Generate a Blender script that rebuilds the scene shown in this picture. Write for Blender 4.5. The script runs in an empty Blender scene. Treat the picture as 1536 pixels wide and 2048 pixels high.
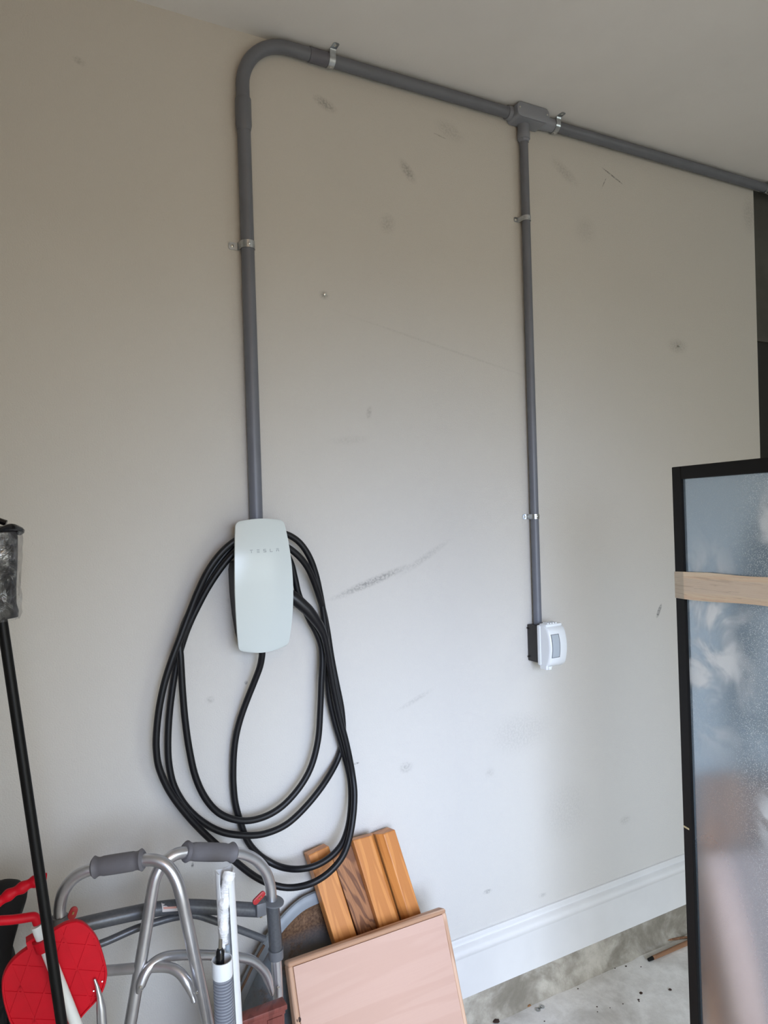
import bpy, bmesh, math, random
from mathutils import Vector, Matrix
random.seed(7)
SC = bpy.context.scene
COL = SC.collection

# ------------------------------------------------------------------ camera
FPX, W, H = 1420.0, 1536.0, 2048.0
CAM = Vector((0.0, -1.85, 1.64))
CR = Vector((0.88193281, -0.47040177, -0.03027679))
CU = Vector((0.03008552, -0.00792668, 0.9995159))
CF = Vector((0.47041405, 0.88241676, -0.00716148))
cam_data = bpy.data.cameras.new('camera')
cam_data.sensor_fit = 'VERTICAL'
cam_data.sensor_height = 36.0
cam_data.lens = FPX * 36.0 / H
cam_data.clip_start = 0.02
cam = bpy.data.objects.new('camera', cam_data)
COL.objects.link(cam)
m3 = Matrix((CR, CU, -CF)).transposed()
cam.matrix_world = Matrix.Translation(CAM) @ m3.to_4x4()
SC.camera = cam

# ------------------------------------------------------------------ light
SC.view_settings.view_transform = 'Standard'
SC.view_settings.look = 'None'
SC.view_settings.gamma = 1.0
SC.view_settings.use_curve_mapping = False
SC.view_settings.exposure = 0.13
OPEN_X0, OPEN_X1, OPEN_Z = -0.15, 2.1, 2.1     # the door opening behind the camera
FRONT_Y = -3.1
wd = bpy.data.worlds.new('sky')
SC.world = wd
wd.use_nodes = True
nt = wd.node_tree
nt.nodes.clear()
wo = nt.nodes.new('ShaderNodeOutputWorld')
wb = nt.nodes.new('ShaderNodeBackground')
wb.inputs[0].default_value = (0.93, 1.0, 0.97, 1)     # overcast sky
wb.inputs[1].default_value = 3.25
nt.links.new(wb.outputs[0], wo.inputs[0])
pl = bpy.data.lights.new('door_daylight', 'AREA')      # daylight falling in through the opening
pl.shape = 'RECTANGLE'
pl.size, pl.size_y = 1.2, 1.45
pl.energy = 10.3; pl.color = (0.585, 0.72, 1.0); pl.spread = math.radians(48)
po = bpy.data.objects.new('door_daylight', pl)
COL.objects.link(po)
po.location = (0.42, FRONT_Y + 0.15, 1.35)
po.rotation_euler = (Vector((1.2, 0, 0.6)) - Vector(po.location)).to_track_quat('-Z', 'Y').to_euler()
for lx, ly, lz, pw, cl in ((0.1, -2.75, 2.55, 7.2, (1.0, 0.5, 0.1)), (3.7, -2.5, 2.6, 11.4, (0.9, 1.0, 0.95))):   # unseen bulbs, added under the ceiling as indoor fill
    bl = bpy.data.lights.new('fill_bulb', 'POINT')
    bl.energy = pw; bl.color = cl; bl.shadow_soft_size = 0.12
    bo = bpy.data.objects.new('fill_bulb', bl); COL.objects.link(bo); bo.location = (lx, ly, lz)

# ------------------------------------------------------------------ helpers
def ray(x, y):
    return CF + CR * ((x - W / 2) / FPX) - CU * ((y - H / 2) / FPX)
def at(x, y, Y=0.0):                                    # world point seen at a pixel on the plane y = Y
    d = ray(x, y)
    return CAM + d * ((Y - CAM.y) / d.y)
def on(x, y, P, N):
    d = ray(x, y)
    return CAM + d * ((P - CAM).dot(N) / d.dot(N))
def zp(pts, s, ox, oy):
    return [(p[0] / s + ox, p[1] / s + oy) + tuple(p[2:]) for p in pts]
def lin(r, g, b):
    f = lambda c: c / 12.92 if c <= 0.04045 else ((c + 0.055) / 1.055) ** 2.4
    return (f(r / 255), f(g / 255), f(b / 255), 1.0)
def spline(pts, n=8):                                   # Catmull-Rom through Vectors
    pts = [Vector(p) for p in pts]
    if len(pts) < 3:
        return pts
    P = [pts[0] * 2 - pts[1]] + pts + [pts[-1] * 2 - pts[-2]]
    out = []
    for i in range(1, len(P) - 2):
        a, b, c, d = P[i - 1], P[i], P[i + 1], P[i + 2]
        for k in range(n):
            t = k / n
            out.append(0.5 * ((2 * b) + (c - a) * t + (2 * a - 5 * b + 4 * c - d) * t * t + (3 * b - a - 3 * c + d) * t ** 3))
    out.append(pts[-1])
    return out

class MB:
    def __init__(self):
        self.bm = bmesh.new()
    def face(self, vs):
        try:
            return self.bm.faces.new(vs)
        except ValueError:
            return None
    def tube(self, pts, r, seg=16, caps=True, flat=None):
        pts = [Vector(p) for p in pts]
        n = len(pts)
        R = r if isinstance(r, (list, tuple)) else [r] * n
        t0 = (pts[1] - pts[0]).normalized()
        nrm = t0.orthogonal().normalized()
        rings = []
        for i in range(n):
            if i == 0: t = pts[1] - pts[0]
            elif i == n - 1: t = pts[-1] - pts[-2]
            else: t = (pts[i + 1] - pts[i]).normalized() + (pts[i] - pts[i - 1]).normalized()
            t.normalize()
            nrm = (nrm - t * nrm.dot(t)).normalized()
            b = t.cross(nrm)
            ring = []
            for k in range(seg):
                a = 2 * math.pi * k / seg
                off = (nrm * math.cos(a) + b * math.sin(a)) * R[i]
                if flat:                                  # flat[i] = (axis, factor)
                    ax, fc = flat[i]
                    off -= ax * off.dot(ax) * (1 - fc)
                ring.append(self.bm.verts.new(pts[i] + off))
            rings.append(ring)
        for i in range(n - 1):
            for k in range(seg):
                self.face((rings[i][k], rings[i][(k + 1) % seg], rings[i + 1][(k + 1) % seg], rings[i + 1][k]))
        if caps:
            self.face(rings[0][::-1]); self.face(rings[-1])
        return self
    def box(self, lo, hi):
        x0, y0, z0 = lo; x1, y1, z1 = hi
        v = [self.bm.verts.new(p) for p in ((x0, y0, z0), (x1, y0, z0), (x1, y1, z0), (x0, y1, z0), (x0, y0, z1), (x1, y0, z1), (x1, y1, z1), (x0, y1, z1))]
        for f in ((0, 3, 2, 1), (4, 5, 6, 7), (0, 1, 5, 4), (1, 2, 6, 5), (2, 3, 7, 6), (3, 0, 4, 7)):
            self.face([v[i] for i in f])
        return self
    def loft(self, rings, caps=True, closed=True):
        rr = [[self.bm.verts.new(p) for p in r] for r in rings]
        m = len(rr[0])
        for i in range(len(rr) - 1):
            for k in range(m if closed else m - 1):
                self.face((rr[i][k], rr[i][(k + 1) % m], rr[i + 1][(k + 1) % m], rr[i + 1][k]))
        if caps:
            self.face(rr[0][::-1]); self.face(rr[-1])
        return self
    def prism(self, poly, off):
        poly = [Vector(p) for p in poly]; off = Vector(off)
        return self.loft([poly, [p + off for p in poly]])
    def lathe(self, prof, C, A, seg=24, caps=True):       # prof: (radius, distance along A)
        C = Vector(C); A = Vector(A).normalized()
        u = A.orthogonal().normalized(); w = A.cross(u)
        return self.loft([[C + A * h + (u * math.cos(2 * math.pi * k / seg) + w * math.sin(2 * math.pi * k / seg)) * r for k in range(seg)] for r, h in prof], caps)
    def bevel(self, off, seg=2, ang=30):
        bmesh.ops.recalc_face_normals(self.bm, faces=self.bm.faces)
        es = [e for e in self.bm.edges if len(e.link_faces) == 2 and e.calc_face_angle(0) > math.radians(ang)]
        bmesh.ops.bevel(self.bm, geom=es, offset=off, segments=seg, affect='EDGES', profile=0.5, clamp_overlap=True)
        return self
    def build(self, name, mat, parent=None, frame=None, smooth=True, sharp=35):
        bmesh.ops.recalc_face_normals(self.bm, faces=self.bm.faces)
        me = bpy.data.meshes.new(name)
        F = frame if frame is not None else (Matrix.Translation(world_loc(parent)) if parent is not None else Matrix.Identity(4))
        self.bm.transform(F.inverted())
        self.bm.to_mesh(me); self.bm.free()
        if smooth:
            for p in me.polygons: p.use_smooth = True
            me.set_sharp_from_angle(angle=math.radians(sharp))
        me.materials.append(mat)
        o = bpy.data.objects.new(name, me)
        COL.objects.link(o)
        if parent is not None:
            o.parent = parent
            o.matrix_local = world_mat(parent).inverted() @ F
        else:
            o.matrix_local = F
        WM[o.name] = F
        return o
WM = {}
def world_mat(o): return WM[o.name]
def world_loc(o): return WM[o.name].translation
def thing(name, loc, label, cat, group=None):
    o = bpy.data.objects.new(name, None)
    o.empty_display_size = 0.05
    COL.objects.link(o)
    o.location = loc
    WM[o.name] = Matrix.Translation(loc)
    return tag(o, label, cat, group)
def tag(o, label, cat, group=None):
    o['label'] = label; o['category'] = cat
    if group: o['group'] = group
    return o
def struct(o):
    o['kind'] = 'structure'; return o
def lab(o, s):
    o['label'] = s; return o
def frame_at(org, X, Z):                               # local frame from x and z directions
    Z = Vector(Z).normalized(); X = Vector(X); X = (X - Z * X.dot(Z)).normalized(); Y = Z.cross(X)
    m = Matrix((X, Y, Z)).transposed().to_4x4(); m.translation = Vector(org); return m

# ------------------------------------------------------------------ materials
class NT:
    def __init__(self, name):
        self.m = bpy.data.materials.new(name); self.m.use_nodes = True
        self.t = self.m.node_tree; self.t.nodes.clear()
        self.out = self.n('ShaderNodeOutputMaterial')
    def n(self, typ, **kw):
        x = self.t.nodes.new(typ)
        for k, v in kw.items(): setattr(x, k, v)
        return x
    def l(self, a, b): self.t.links.new(a, b)
    def val(self, sock, v):
        if hasattr(v, 'is_output') or isinstance(v, bpy.types.NodeSocket): self.l(v, sock)
        else: sock.default_value = v
    def math(self, op, a, b=0.0, clamp=False):
        x = self.n('ShaderNodeMath', operation=op, use_clamp=clamp)
        self.val(x.inputs[0], a); self.val(x.inputs[1], b); return x.outputs[0]
    def coord(self): return self.n('ShaderNodeTexCoord').outputs['Object']
    def mapping(self, vec, loc=(0, 0, 0), rot=(0, 0, 0), sc=(1, 1, 1), typ='POINT'):
        x = self.n('ShaderNodeMapping', vector_type=typ)
        x.inputs['Location'].default_value = loc; x.inputs['Rotation'].default_value = rot; x.inputs['Scale'].default_value = sc
        self.l(vec, x.inputs['Vector']); return x.outputs[0]
    def noise(self, vec, sc, det=3, rough=0.5, dist=0.0):
        x = self.n('ShaderNodeTexNoise'); self.l(vec, x.inputs['Vector'])
        x.inputs['Scale'].default_value = sc; x.inputs['Detail'].default_value = det
        x.inputs['Roughness'].default_value = rough; x.inputs['Distortion'].default_value = dist
        return x.outputs[0]
    def ramp(self, fac, a, b, lo=0.0, hi=1.0):
        x = self.n('ShaderNodeMapRange', interpolation_type='SMOOTHSTEP')
        self.l(fac, x.inputs[0]); x.inputs[1].default_value = a; x.inputs[2].default_value = b
        x.inputs[3].default_value = lo; x.inputs[4].default_value = hi
        return x.outputs[0]
    def mix(self, fac, a, b):
        x = self.n('ShaderNodeMix', data_type='RGBA')
        self.val(x.inputs[0], fac); self.val(x.inputs[6], a); self.val(x.inputs[7], b)
        return x.outputs[2]
    def bump(self, h, strength=0.3, dist=0.002, normal=None):
        x = self.n('ShaderNodeBump'); x.inputs['Strength'].default_value = strength; x.inputs['Distance'].default_value = dist
        self.l(h, x.inputs['Height'])
        if normal is not None: self.l(normal, x.inputs['Normal'])
        return x.outputs[0]
    def bsdf(self, col, rough=0.5, metal=0.0, normal=None, spec=0.5, coat=0.0, coat_rough=0.05):
        x = self.n('ShaderNodeBsdfPrincipled')
        self.val(x.inputs['Base Color'], col); self.val(x.inputs['Roughness'], rough); self.val(x.inputs['Metallic'], metal)
        x.inputs['Specular IOR Level'].default_value = spec
        x.inputs['Coat Weight'].default_value = coat; x.inputs['Coat Roughness'].default_value = coat_rough
        if normal is not None: self.l(normal, x.inputs['Normal'])
        return x.outputs[0]
    def done(self, sh):
        self.l(sh, self.out.inputs[0]); return self.m

def plain(name, col, rough=0.5, metal=0.0, var=0.0, vs=30.0, bump=0.0, bs=200.0, bd=0.001, spec=0.5, coat=0.0):
    q = NT(name); c = q.coord(); color = col
    if var:
        n = q.noise(c, vs, 4, 0.6)
        f = q.ramp(n, 0.3, 0.7)
        color = q.mix(f, tuple(x * (1 - var) for x in col[:3]) + (1,), tuple(min(1, x * (1 + var)) for x in col[:3]) + (1,))
    nm = q.bump(q.noise(c, bs, 3), bump, bd) if bump else None
    return q.done(q.bsdf(color, rough, metal, nm, spec, coat))

def wood(name, light, dark, scale=1.0, ring=9.0, dist=3.0, rough=0.45, pores=0.35, contrast=(0.35, 0.75), coat=0.0, stretch=0.09, freq=40.0):
    # grain runs along local z
    q = NT(name); c = q.coord()
    v = q.mapping(c, sc=(scale, scale, scale * stretch))
    n = q.noise(v, ring, 2, 0.5, dist)
    w = q.math('SINE', q.math('MULTIPLY', n, freq))
    f = q.ramp(w, contrast[0] * 2 - 1, contrast[1] * 2 - 1)
    v2 = q.mapping(c, sc=(1, 1, 0.03))
    p = q.noise(v2, 420.0, 2, 0.6)
    f2 = q.ramp(p, 0.35, 0.75)
    big = q.noise(v, ring * 0.5, 2)
    fm = q.math('MULTIPLY', f, q.ramp(big, 0.3, 0.7, 0.4, 1.0))
    col = q.mix(fm, light, dark)
    col = q.mix(q.math('MULTIPLY', f2, pores), col, dark)
    nm = q.bump(p, 0.15, 0.0006)
    return q.done(q.bsdf(col, rough, 0, nm, 0.4, coat, 0.2))

M = {}
def wall_material():
    q = NT('painted_wall'); c = q.coord()
    base = (0.60, 0.575, 0.54, 1)
    n1 = q.noise(c, 1.3, 3, 0.5)
    col = q.mix(q.ramp(n1, 0.3, 0.7, 0.0, 0.35), base, (0.56, 0.55, 0.525, 1))
    grain = q.noise(c, 140.0, 3, 0.6)
    tot = None
    # scuffs: px, py, half length px, half height px, angle deg, strength, soft edge
    marks = [(745, 1163, 85, 9, -17, 0.62, 1), (850, 1115, 60, 8, -28, 0.25, 1), (815, 342, 22, 12, 50, 0.55, 1), (650, 208, 24, 12, 20, 0.55, 1),
             (775, 447, 16, 22, 20, 0.28, 1), (738, 825, 6, 14, 10, 0.35, 1), (1318, 1222, 10, 4, -60, 0.9, 0), (158, 122, 14, 8, 20, 0.35, 1),
             (975, 1783, 9, 5, 0, 0.6, 1), (1085, 1790, 8, 5, 0, 0.35, 1), (812, 1535, 14, 12, 0, 0.35, 1), (980, 1545, 10, 10, 0, 0.2, 1),
             (1040, 1465, 60, 45, 0, 0.16, 1), (1135, 1620, 50, 70, 20, 0.12, 1), (900, 262, 30, 18, 20, 0.22, 1), (1130, 345, 30, 14, 30, 0.3, 1),
             (830, 1400, 40, 6, -20, 0.2, 1), (1355, 692, 20, 16, 0, 0.35, 1), (648, 590, 10, 9, 0, 0.5, 1), (420, 1400, 10, 8, 0, 0.35, 1), (492, 1365, 3, 4, 0, 0.7, 0),
             (711, 1527, 7, 2, 0, 0.7, 0), (385, 1730, 2.5, 5, 10, 1.0, 0), (700, 880, 45, 10, -5, 0.12, 1), (900, 700, 220, 3, 12, 0.14, 1), (1075, 1100, 14, 30, 10, 0.12, 1), (1500, 430, 16, 40, 5, 0.3, 1),
             (1170, 460, 22, 30, 0, 0.16, 1), (1225, 352, 20, 1.6, 22, 1.0, 0), (1208, 366, 9, 1.1, -60, 0.8, 0), (880, 272, 12, 1.2, 10, 0.55, 0), (465, 1200, 12, 10, 0, 0.3, 1), (1250, 1640, 12, 9, 0, 0.25, 1)]
    for px, py, lx, ly, ang, st, soft in marks:
        p = at(px, py)
        ex = (at(px + 1, py) - at(px, py)).length; ez = (at(px, py + 1) - at(px, py)).length
        v = q.mapping(c, loc=(p.x, 0, p.z), rot=(0, math.radians(ang), 0), sc=(lx * ex * 1.25, 50.0, ly * ez * 1.25), typ='TEXTURE')
        ln = q.n('ShaderNodeVectorMath', operation='LENGTH'); q.l(v, ln.inputs[0])
        f = q.ramp(ln.outputs['Value'], 1.0, 0.15 if soft else 0.6, 0.0, st)
        tot = f if tot is None else q.math('MAXIMUM', tot, f)
    speck = q.ramp(grain, 0.38, 0.62, 0.25, 1.0)
    col = q.mix(q.math('MULTIPLY', tot, speck), col, (0.16, 0.155, 0.15, 1))
    orange = q.noise(c, 260.0, 2, 0.5)
    nm = q.bump(orange, 0.6, 0.002)
    nm = q.bump(q.noise(c, 25.0, 2), 0.12, 0.004, nm)
    return q.done(q.bsdf(col, 0.62, 0, nm, 0.3))
def concrete(name, a, b, dirt, dscale=4.0, dlo=0.45, dhi=0.75):
    q = NT(name); c = q.coord()
    n = q.noise(c, 9.0, 6, 0.7); n2 = q.noise(c, dscale, 5, 0.65, 0.4); n3 = q.noise(c, 180.0, 3, 0.7)
    col = q.mix(q.ramp(n, 0.35, 0.65), a, b)
    col = q.mix(q.math('MULTIPLY', q.ramp(n2, dlo, dhi), 0.75), col, dirt)
    col = q.mix(q.ramp(n3, 0.62, 0.75, 0, 0.5), col, dirt)
    nm = q.bump(n, 0.4, 0.006); nm = q.bump(n3, 0.3, 0.0015, nm)
    return q.done(q.bsdf(col, 0.85, 0, nm, 0.25))
M['wall'] = wall_material()
M['ceiling'] = plain('ceiling_paint', (0.80, 0.78, 0.77, 1), 0.7, 0, 0.03, 2.0, 0.25, 220.0, 0.0015, 0.25)
M['side'] = plain('side_wall_paint', (0.50, 0.485, 0.46, 1), 0.7, 0, 0.03, 2.0, 0.25, 220.0, 0.0015, 0.25)
M['trim'] = plain('white_trim_paint', (0.69, 0.68, 0.665, 1), 0.4, 0, 0.03, 6.0, 0.05, 60.0, 0.001)
M['floor'] = concrete('concrete_floor', lin(238, 235, 230), lin(218, 214, 208), lin(168, 163, 154))
M['curb'] = concrete('concrete_curb', lin(190, 183, 170), lin(156, 149, 136), lin(110, 103, 90), 6.0, 0.4, 0.65)
M['drive'] = plain('driveway_concrete', lin(175, 168, 158), 0.9)
M['recess'] = plain('charcoal_recess', lin(80, 79, 75), 0.8, 0, 0.2, 3.0)
M['dark_trim'] = plain('dark_trim', lin(24, 23, 21), 0.6)
M['pvc'] = plain('grey_pvc', lin(106, 109, 118), 0.42, 0, 0.05, 12.0, 0.03, 90.0)
M['pvc_dark'] = plain('grey_pvc_coupling', lin(98, 98, 108), 0.4)
M['pvc_body'] = plain('grey_pvc_fitting', lin(136, 140, 150), 0.4)
M['zinc'] = plain('zinc_steel', lin(190, 194, 198), 0.28, 1.0, 0.15, 60.0)
M['screw'] = plain('screw_steel', lin(205, 205, 200), 0.3, 1.0)
M['glass_white'] = plain('white_glass', lin(206, 213, 211), 0.16, 0, spec=0.3)
M['letter'] = plain('grey_lettering', lin(132, 138, 142), 0.4)
M['black_plastic'] = plain('black_plastic', lin(26, 22, 24), 0.5, bump=0.05)
M['rubber'] = plain('black_cable_rubber', lin(15, 15, 19), 0.45, 0, 0.1, 30, 0.05, 300, spec=0.35)
M['rubber_handle'] = plain('black_handle_plastic', lin(18, 18, 23), 0.38, spec=0.4)
M['box_black'] = plain('black_box_plastic', lin(38, 34, 33), 0.5)
M['white_plastic'] = plain('white_cover_plastic', lin(232, 236, 240), 0.35)
M['alu'] = plain('brushed_aluminium', lin(204, 204, 208), 0.33, 0.9, 0.08, 14.0, 0.05, 120.0)
M['grip'] = plain('grey_grip_foam', lin(104, 102, 106), 0.6, 0, 0.06, 20, 0.1, 160)
M['dark_tube'] = plain('hammered_grey_paint', lin(84, 86, 90), 0.35, 0.25, 0.12, 160.0, 0.15, 260.0)
M['grey_plastic'] = plain('grey_collar_plastic', lin(96, 98, 102), 0.45)
M['red_lever'] = plain('red_lever_plastic', lin(168, 40, 44), 0.4)
M['brass'] = plain('brass_bolt', lin(190, 170, 120), 0.3, 1.0)
M['sticker'] = plain('sticker_paper', lin(200, 194, 190), 0.6)
M['sticker_red'] = plain('sticker_print', lin(204, 150, 136), 0.6)
M['rubber_tip'] = plain('rubber_tip', lin(60, 60, 62), 0.8)
M['white_tube'] = plain('white_tube_plastic', lin(228, 230, 232), 0.35)
M['liner'] = plain('crumpled_white_film', lin(236, 236, 236), 0.5, 0, 0.03, 60, 0.6, 70, 0.006)
M['hose'] = plain('grey_hose', lin(140, 144, 154), 0.45)
M['gloss_black'] = plain('gloss_black', lin(14, 14, 18), 0.2)
M['matte_black'] = plain('matte_black_paint', lin(7, 7, 7), 0.45, 0, 0.2, 40, spec=0.25)
M['blue_tab'] = plain('blue_grey_tab', lin(140, 152, 164), 0.5)
M['red'] = plain('red_plastic', lin(196, 4, 30), 0.5, 0, 0.05, 20, 0.08, 140, spec=0.25)
M['white_paint'] = plain('white_painted_steel', lin(226, 228, 224), 0.3)
M['bag'] = plain('black_nylon', lin(9, 9, 9), 0.85, 0, 0.2, 30, 0.3, 240)
M['oak'] = wood('honey_oak', lin(204, 136, 72), lin(176, 108, 52), 1.0, 8.0, 2.0, 0.42, 0.3, coat=0.15)
M['oak_grain'] = wood('flamed_oak', lin(162, 110, 70), lin(84, 46, 27), 1.0, 8.0, 1.4, 0.5, 0.4, (0.55, 0.92), stretch=0.36, freq=60.0)
M['pink_wood'] = wood('pink_birch', lin(198, 163, 147), lin(192, 156, 139), 1.0, 6.0, 1.5, 0.6, 0.2, (0.2, 0.95))
M['pale_trim'] = wood('pale_oak_edging', lin(212, 176, 150), lin(176, 136, 108), 1.0, 9.0, 2.0, 0.6, 0.4)
M['red_wood'] = wood('reddish_stain_wood', lin(124, 66, 58), lin(92, 44, 38), 1.0, 7.0, 2.0, 0.45, 0.3)
M['stick'] = wood('brown_stick', lin(158, 118, 88), lin(118, 82, 58), 1.0, 20.0, 1.0, 0.7, 0.4)
M['mirror_frame'] = plain('black_frame', lin(13, 11, 10), 0.45, 0, 0.1, 20, spec=0.2)
M['tape_edge'] = plain('tape_edge', lin(186, 164, 138), 0.6)
M['leaf'] = plain('dark_leaf', lin(58, 40, 32), 0.8)
M['pebble'] = plain('brown_pebble', lin(150, 108, 70), 0.8)
def mk_tape(z0, slope, half):
    # local coordinates: y along the tape, z across it
    q = NT('masking_tape'); c = q.coord()
    v = q.mapping(c, rot=(math.radians(-9), 0, 0), sc=(6, 1.6, 34))
    n = q.noise(v, 3.0, 3, 0.55, 0.6)
    col = q.mix(q.ramp(n, 0.35, 0.65), lin(252, 232, 204), lin(244, 216, 186))
    sp = q.n('ShaderNodeSeparateXYZ'); q.l(c, sp.inputs[0])
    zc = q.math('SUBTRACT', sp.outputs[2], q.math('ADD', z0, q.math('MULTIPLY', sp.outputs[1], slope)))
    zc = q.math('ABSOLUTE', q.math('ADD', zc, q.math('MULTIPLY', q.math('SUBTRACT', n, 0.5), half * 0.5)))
    col = q.mix(q.ramp(zc, half * 0.72, half * 0.40), col, lin(238, 218, 196))          # shade of the wrinkled middle, put into the colour as a duller band
    col = q.mix(q.ramp(sp.outputs[1], 0.032, 0.026), col, lin(206, 192, 172))     # greyer where it lies over the black frame
    lines = q.ramp(q.noise(v, 7.0, 2, 0.5, 1.0), 0.60, 0.66)
    col = q.mix(q.math('MULTIPLY', lines, 0.25), col, lin(160, 134, 110))
    return q.done(q.bsdf(col, 0.55, 0, q.bump(n, 0.7, 0.006), 0.35))
def mk_mirror():
    # local coordinates: y across the glass from its left edge, z above the floor
    q = NT('dusty_mirror'); c = q.coord()
    sp = q.noise(c, 520.0, 2, 0.7)
    cloud = q.noise(c, 9.0, 3, 0.5, 0.9)
    big = q.noise(c, 3.0, 2, 0.5)
    def blob(y, z, ry, rz, lo=1.0, hi=0.3):
        v = q.mapping(c, loc=(0, y, z), sc=(50, ry, rz), typ='TEXTURE')
        ln = q.n('ShaderNodeVectorMath', operation='LENGTH'); q.l(v, ln.inputs[0])
        return q.ramp(ln.outputs['Value'], lo, hi)
    wob = q.math('MULTIPLY', q.math('SUBTRACT', big, 0.5), 0.12)
    clean = q.math('MULTIPLY', blob(0.08, 0.0, 0.19, 0.86, 1.12, 0.86), 1.0)
    smear = q.math('MAXIMUM', blob(0.10, 1.30, 0.16, 0.30), blob(0.26, 0.95, 0.07, 0.12))
    smear = q.math('MAXIMUM', smear, q.math('MULTIPLY', blob(0.27, 1.55, 0.05, 0.13), 0.8))
    cl = q.math('MULTIPLY', q.ramp(cloud, 0.40, 0.64), smear)
    speck = q.math('MULTIPLY', q.ramp(sp, 0.54, 0.66, 0.0, 0.9), q.ramp(q.math('ADD', big, blob(0.45, 1.2, 0.36, 1.4, 1.0, 0.2)), 0.45, 1.0, 0.08, 1.0))
    d = q.math('ADD', 0.64, q.math('MULTIPLY', cl, 0.34))
    d = q.math('ADD', d, q.math('MULTIPLY', speck, 0.5))
    d = q.math('SUBTRACT', d, q.math('MULTIPLY', clean, 0.46), True)
    g = q.n('ShaderNodeBsdfGlossy'); g.inputs['Color'].default_value = (0.80, 0.92, 1.0, 1); g.inputs['Roughness'].default_value = 0.15
    dd = q.n('ShaderNodeBsdfDiffuse'); q.l(q.mix(q.math('MAXIMUM', cl, speck), lin(140, 158, 172), lin(246, 252, 254)), dd.inputs['Color'])
    ms = q.n('ShaderNodeMixShader'); q.l(d, ms.inputs[0]); q.l(g.outputs[0], ms.inputs[1]); q.l(dd.outputs[0], ms.inputs[2])
    return q.done(ms.outputs[0])
M['mirror'] = mk_mirror()
def mk_rust():
    q = NT('rusty_grey_steel'); c = q.coord()
    sep = q.n('ShaderNodeSeparateXYZ'); q.l(c, sep.inputs[0])
    n = q.noise(c, 9.0, 5, 0.65); fine = q.noise(c, 150.0, 3, 0.7); wid = q.noise(c, 3.0, 2)
    hgt = q.ramp(q.math('ADD', sep.outputs[2], q.math('MULTIPLY', wid, 0.10)), 0.47, 0.53)   # the top of the basin is rusted through
    patch = q.ramp(n, 0.52, 0.66)
    rust = q.math('MAXIMUM', hgt, q.math('MULTIPLY', patch, 0.8), True)
    rc = q.mix(q.ramp(fine, 0.3, 0.7), lin(84, 60, 46), lin(134, 104, 78))
    gc = q.mix(q.ramp(n, 0.3, 0.7), lin(120, 130, 138), lin(140, 148, 154))
    return q.done(q.bsdf(q.mix(rust, gc, rc), 0.6, 0.0, q.bump(fine, 0.3, 0.001), 0.4))
M['rust'] = mk_rust()
M['rim'] = plain('grey_steel_rim', lin(132, 138, 144), 0.5, 0.0, 0.1, 15)
M['rim_rust'] = plain('rusty_edge', lin(110, 84, 64), 0.7, 0, 0.2, 40)
def mk_film():
    q = NT('clear_film'); c = q.coord()
    n = q.noise(c, 34.0, 4, 0.6, 1.0)
    nm = q.bump(n, 0.9, 0.01)
    g = q.n('ShaderNodeBsdfGlossy'); g.inputs['Color'].default_value = (0.9, 0.9, 0.92, 1); g.inputs['Roughness'].default_value = 0.12; q.l(nm, g.inputs['Normal'])
    t = q.n('ShaderNodeBsdfTransparent'); t.inputs[0].default_value = (0.9, 0.9, 0.9, 1)
    ms = q.n('ShaderNodeMixShader')
    q.l(q.ramp(n, 0.4, 0.75, 0.06, 0.30), ms.inputs[0]); q.l(t.outputs[0], ms.inputs[1]); q.l(g.outputs[0], ms.inputs[2])
    return q.done(ms.outputs[0])
M['film'] = mk_film()
M['window'] = plain('smoky_clear_plastic', lin(176, 184, 192), 0.12)
M['window_frame'] = plain('window_edge', lin(120, 124, 130), 0.4)

# ------------------------------------------------------------------ setting
CEIL = 2.925
XE = at(1507.5, 420).x                                   # where the wall ends
XL, XR = -0.2, 6.2
T = 0.14
struct(MB().box((XL - T, 0, 0.10), (XE, 0.24, CEIL)).build('wall_back', M['wall'], smooth=False))
RY = 0.045                                                # beyond the corner a shallow step back, dark in colour
struct(MB().box((XE + 0.001, RY, 0), (XR, RY + 0.14, CEIL)).build('wall_recess', M['recess'], smooth=False))
zb = at(1522, 683, RY - 0.02).z
struct(MB().box((XE + 0.002, RY - 0.015, 0), (XR, RY - 0.001, zb)).build('trim_1', M['dark_trim'], smooth=False))
struct(MB().box((XE + 0.002, RY - 0.022, zb), (XR, RY - 0.001, zb + 0.018)).build('trim_3', M['recess'], smooth=False))
struct(MB().box((XL - T, FRONT_Y - T, 0), (XL, 0, CEIL)).build('wall_left', M['side'], smooth=False))
struct(MB().box((XR, FRONT_Y - T, 0), (XR + T, 0.24, CEIL)).build('wall_right', M['ceiling'], smooth=False))
struct(MB().box((XL, FRONT_Y - T, 0), (OPEN_X0, FRONT_Y, CEIL)).box((OPEN_X1, FRONT_Y - T, 0), (XR, FRONT_Y, CEIL))
       .box((OPEN_X0, FRONT_Y - T, OPEN_Z), (OPEN_X1, FRONT_Y, CEIL)).build('wall_front', M['ceiling'], smooth=False))
struct(MB().box((XL - T, FRONT_Y - T, CEIL), (XR + T, 0.24, CEIL + 0.12)).build('ceiling', M['ceiling'], smooth=False))
struct(MB().box((XL - T, FRONT_Y - T, -0.12), (XR + T, 0.24, 0)).build('floor', M['floor'], smooth=False))
struct(MB().box((-8, -26, -0.16), (14, FRONT_Y - T, -0.04)).build('driveway', M['drive'], smooth=False))
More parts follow.
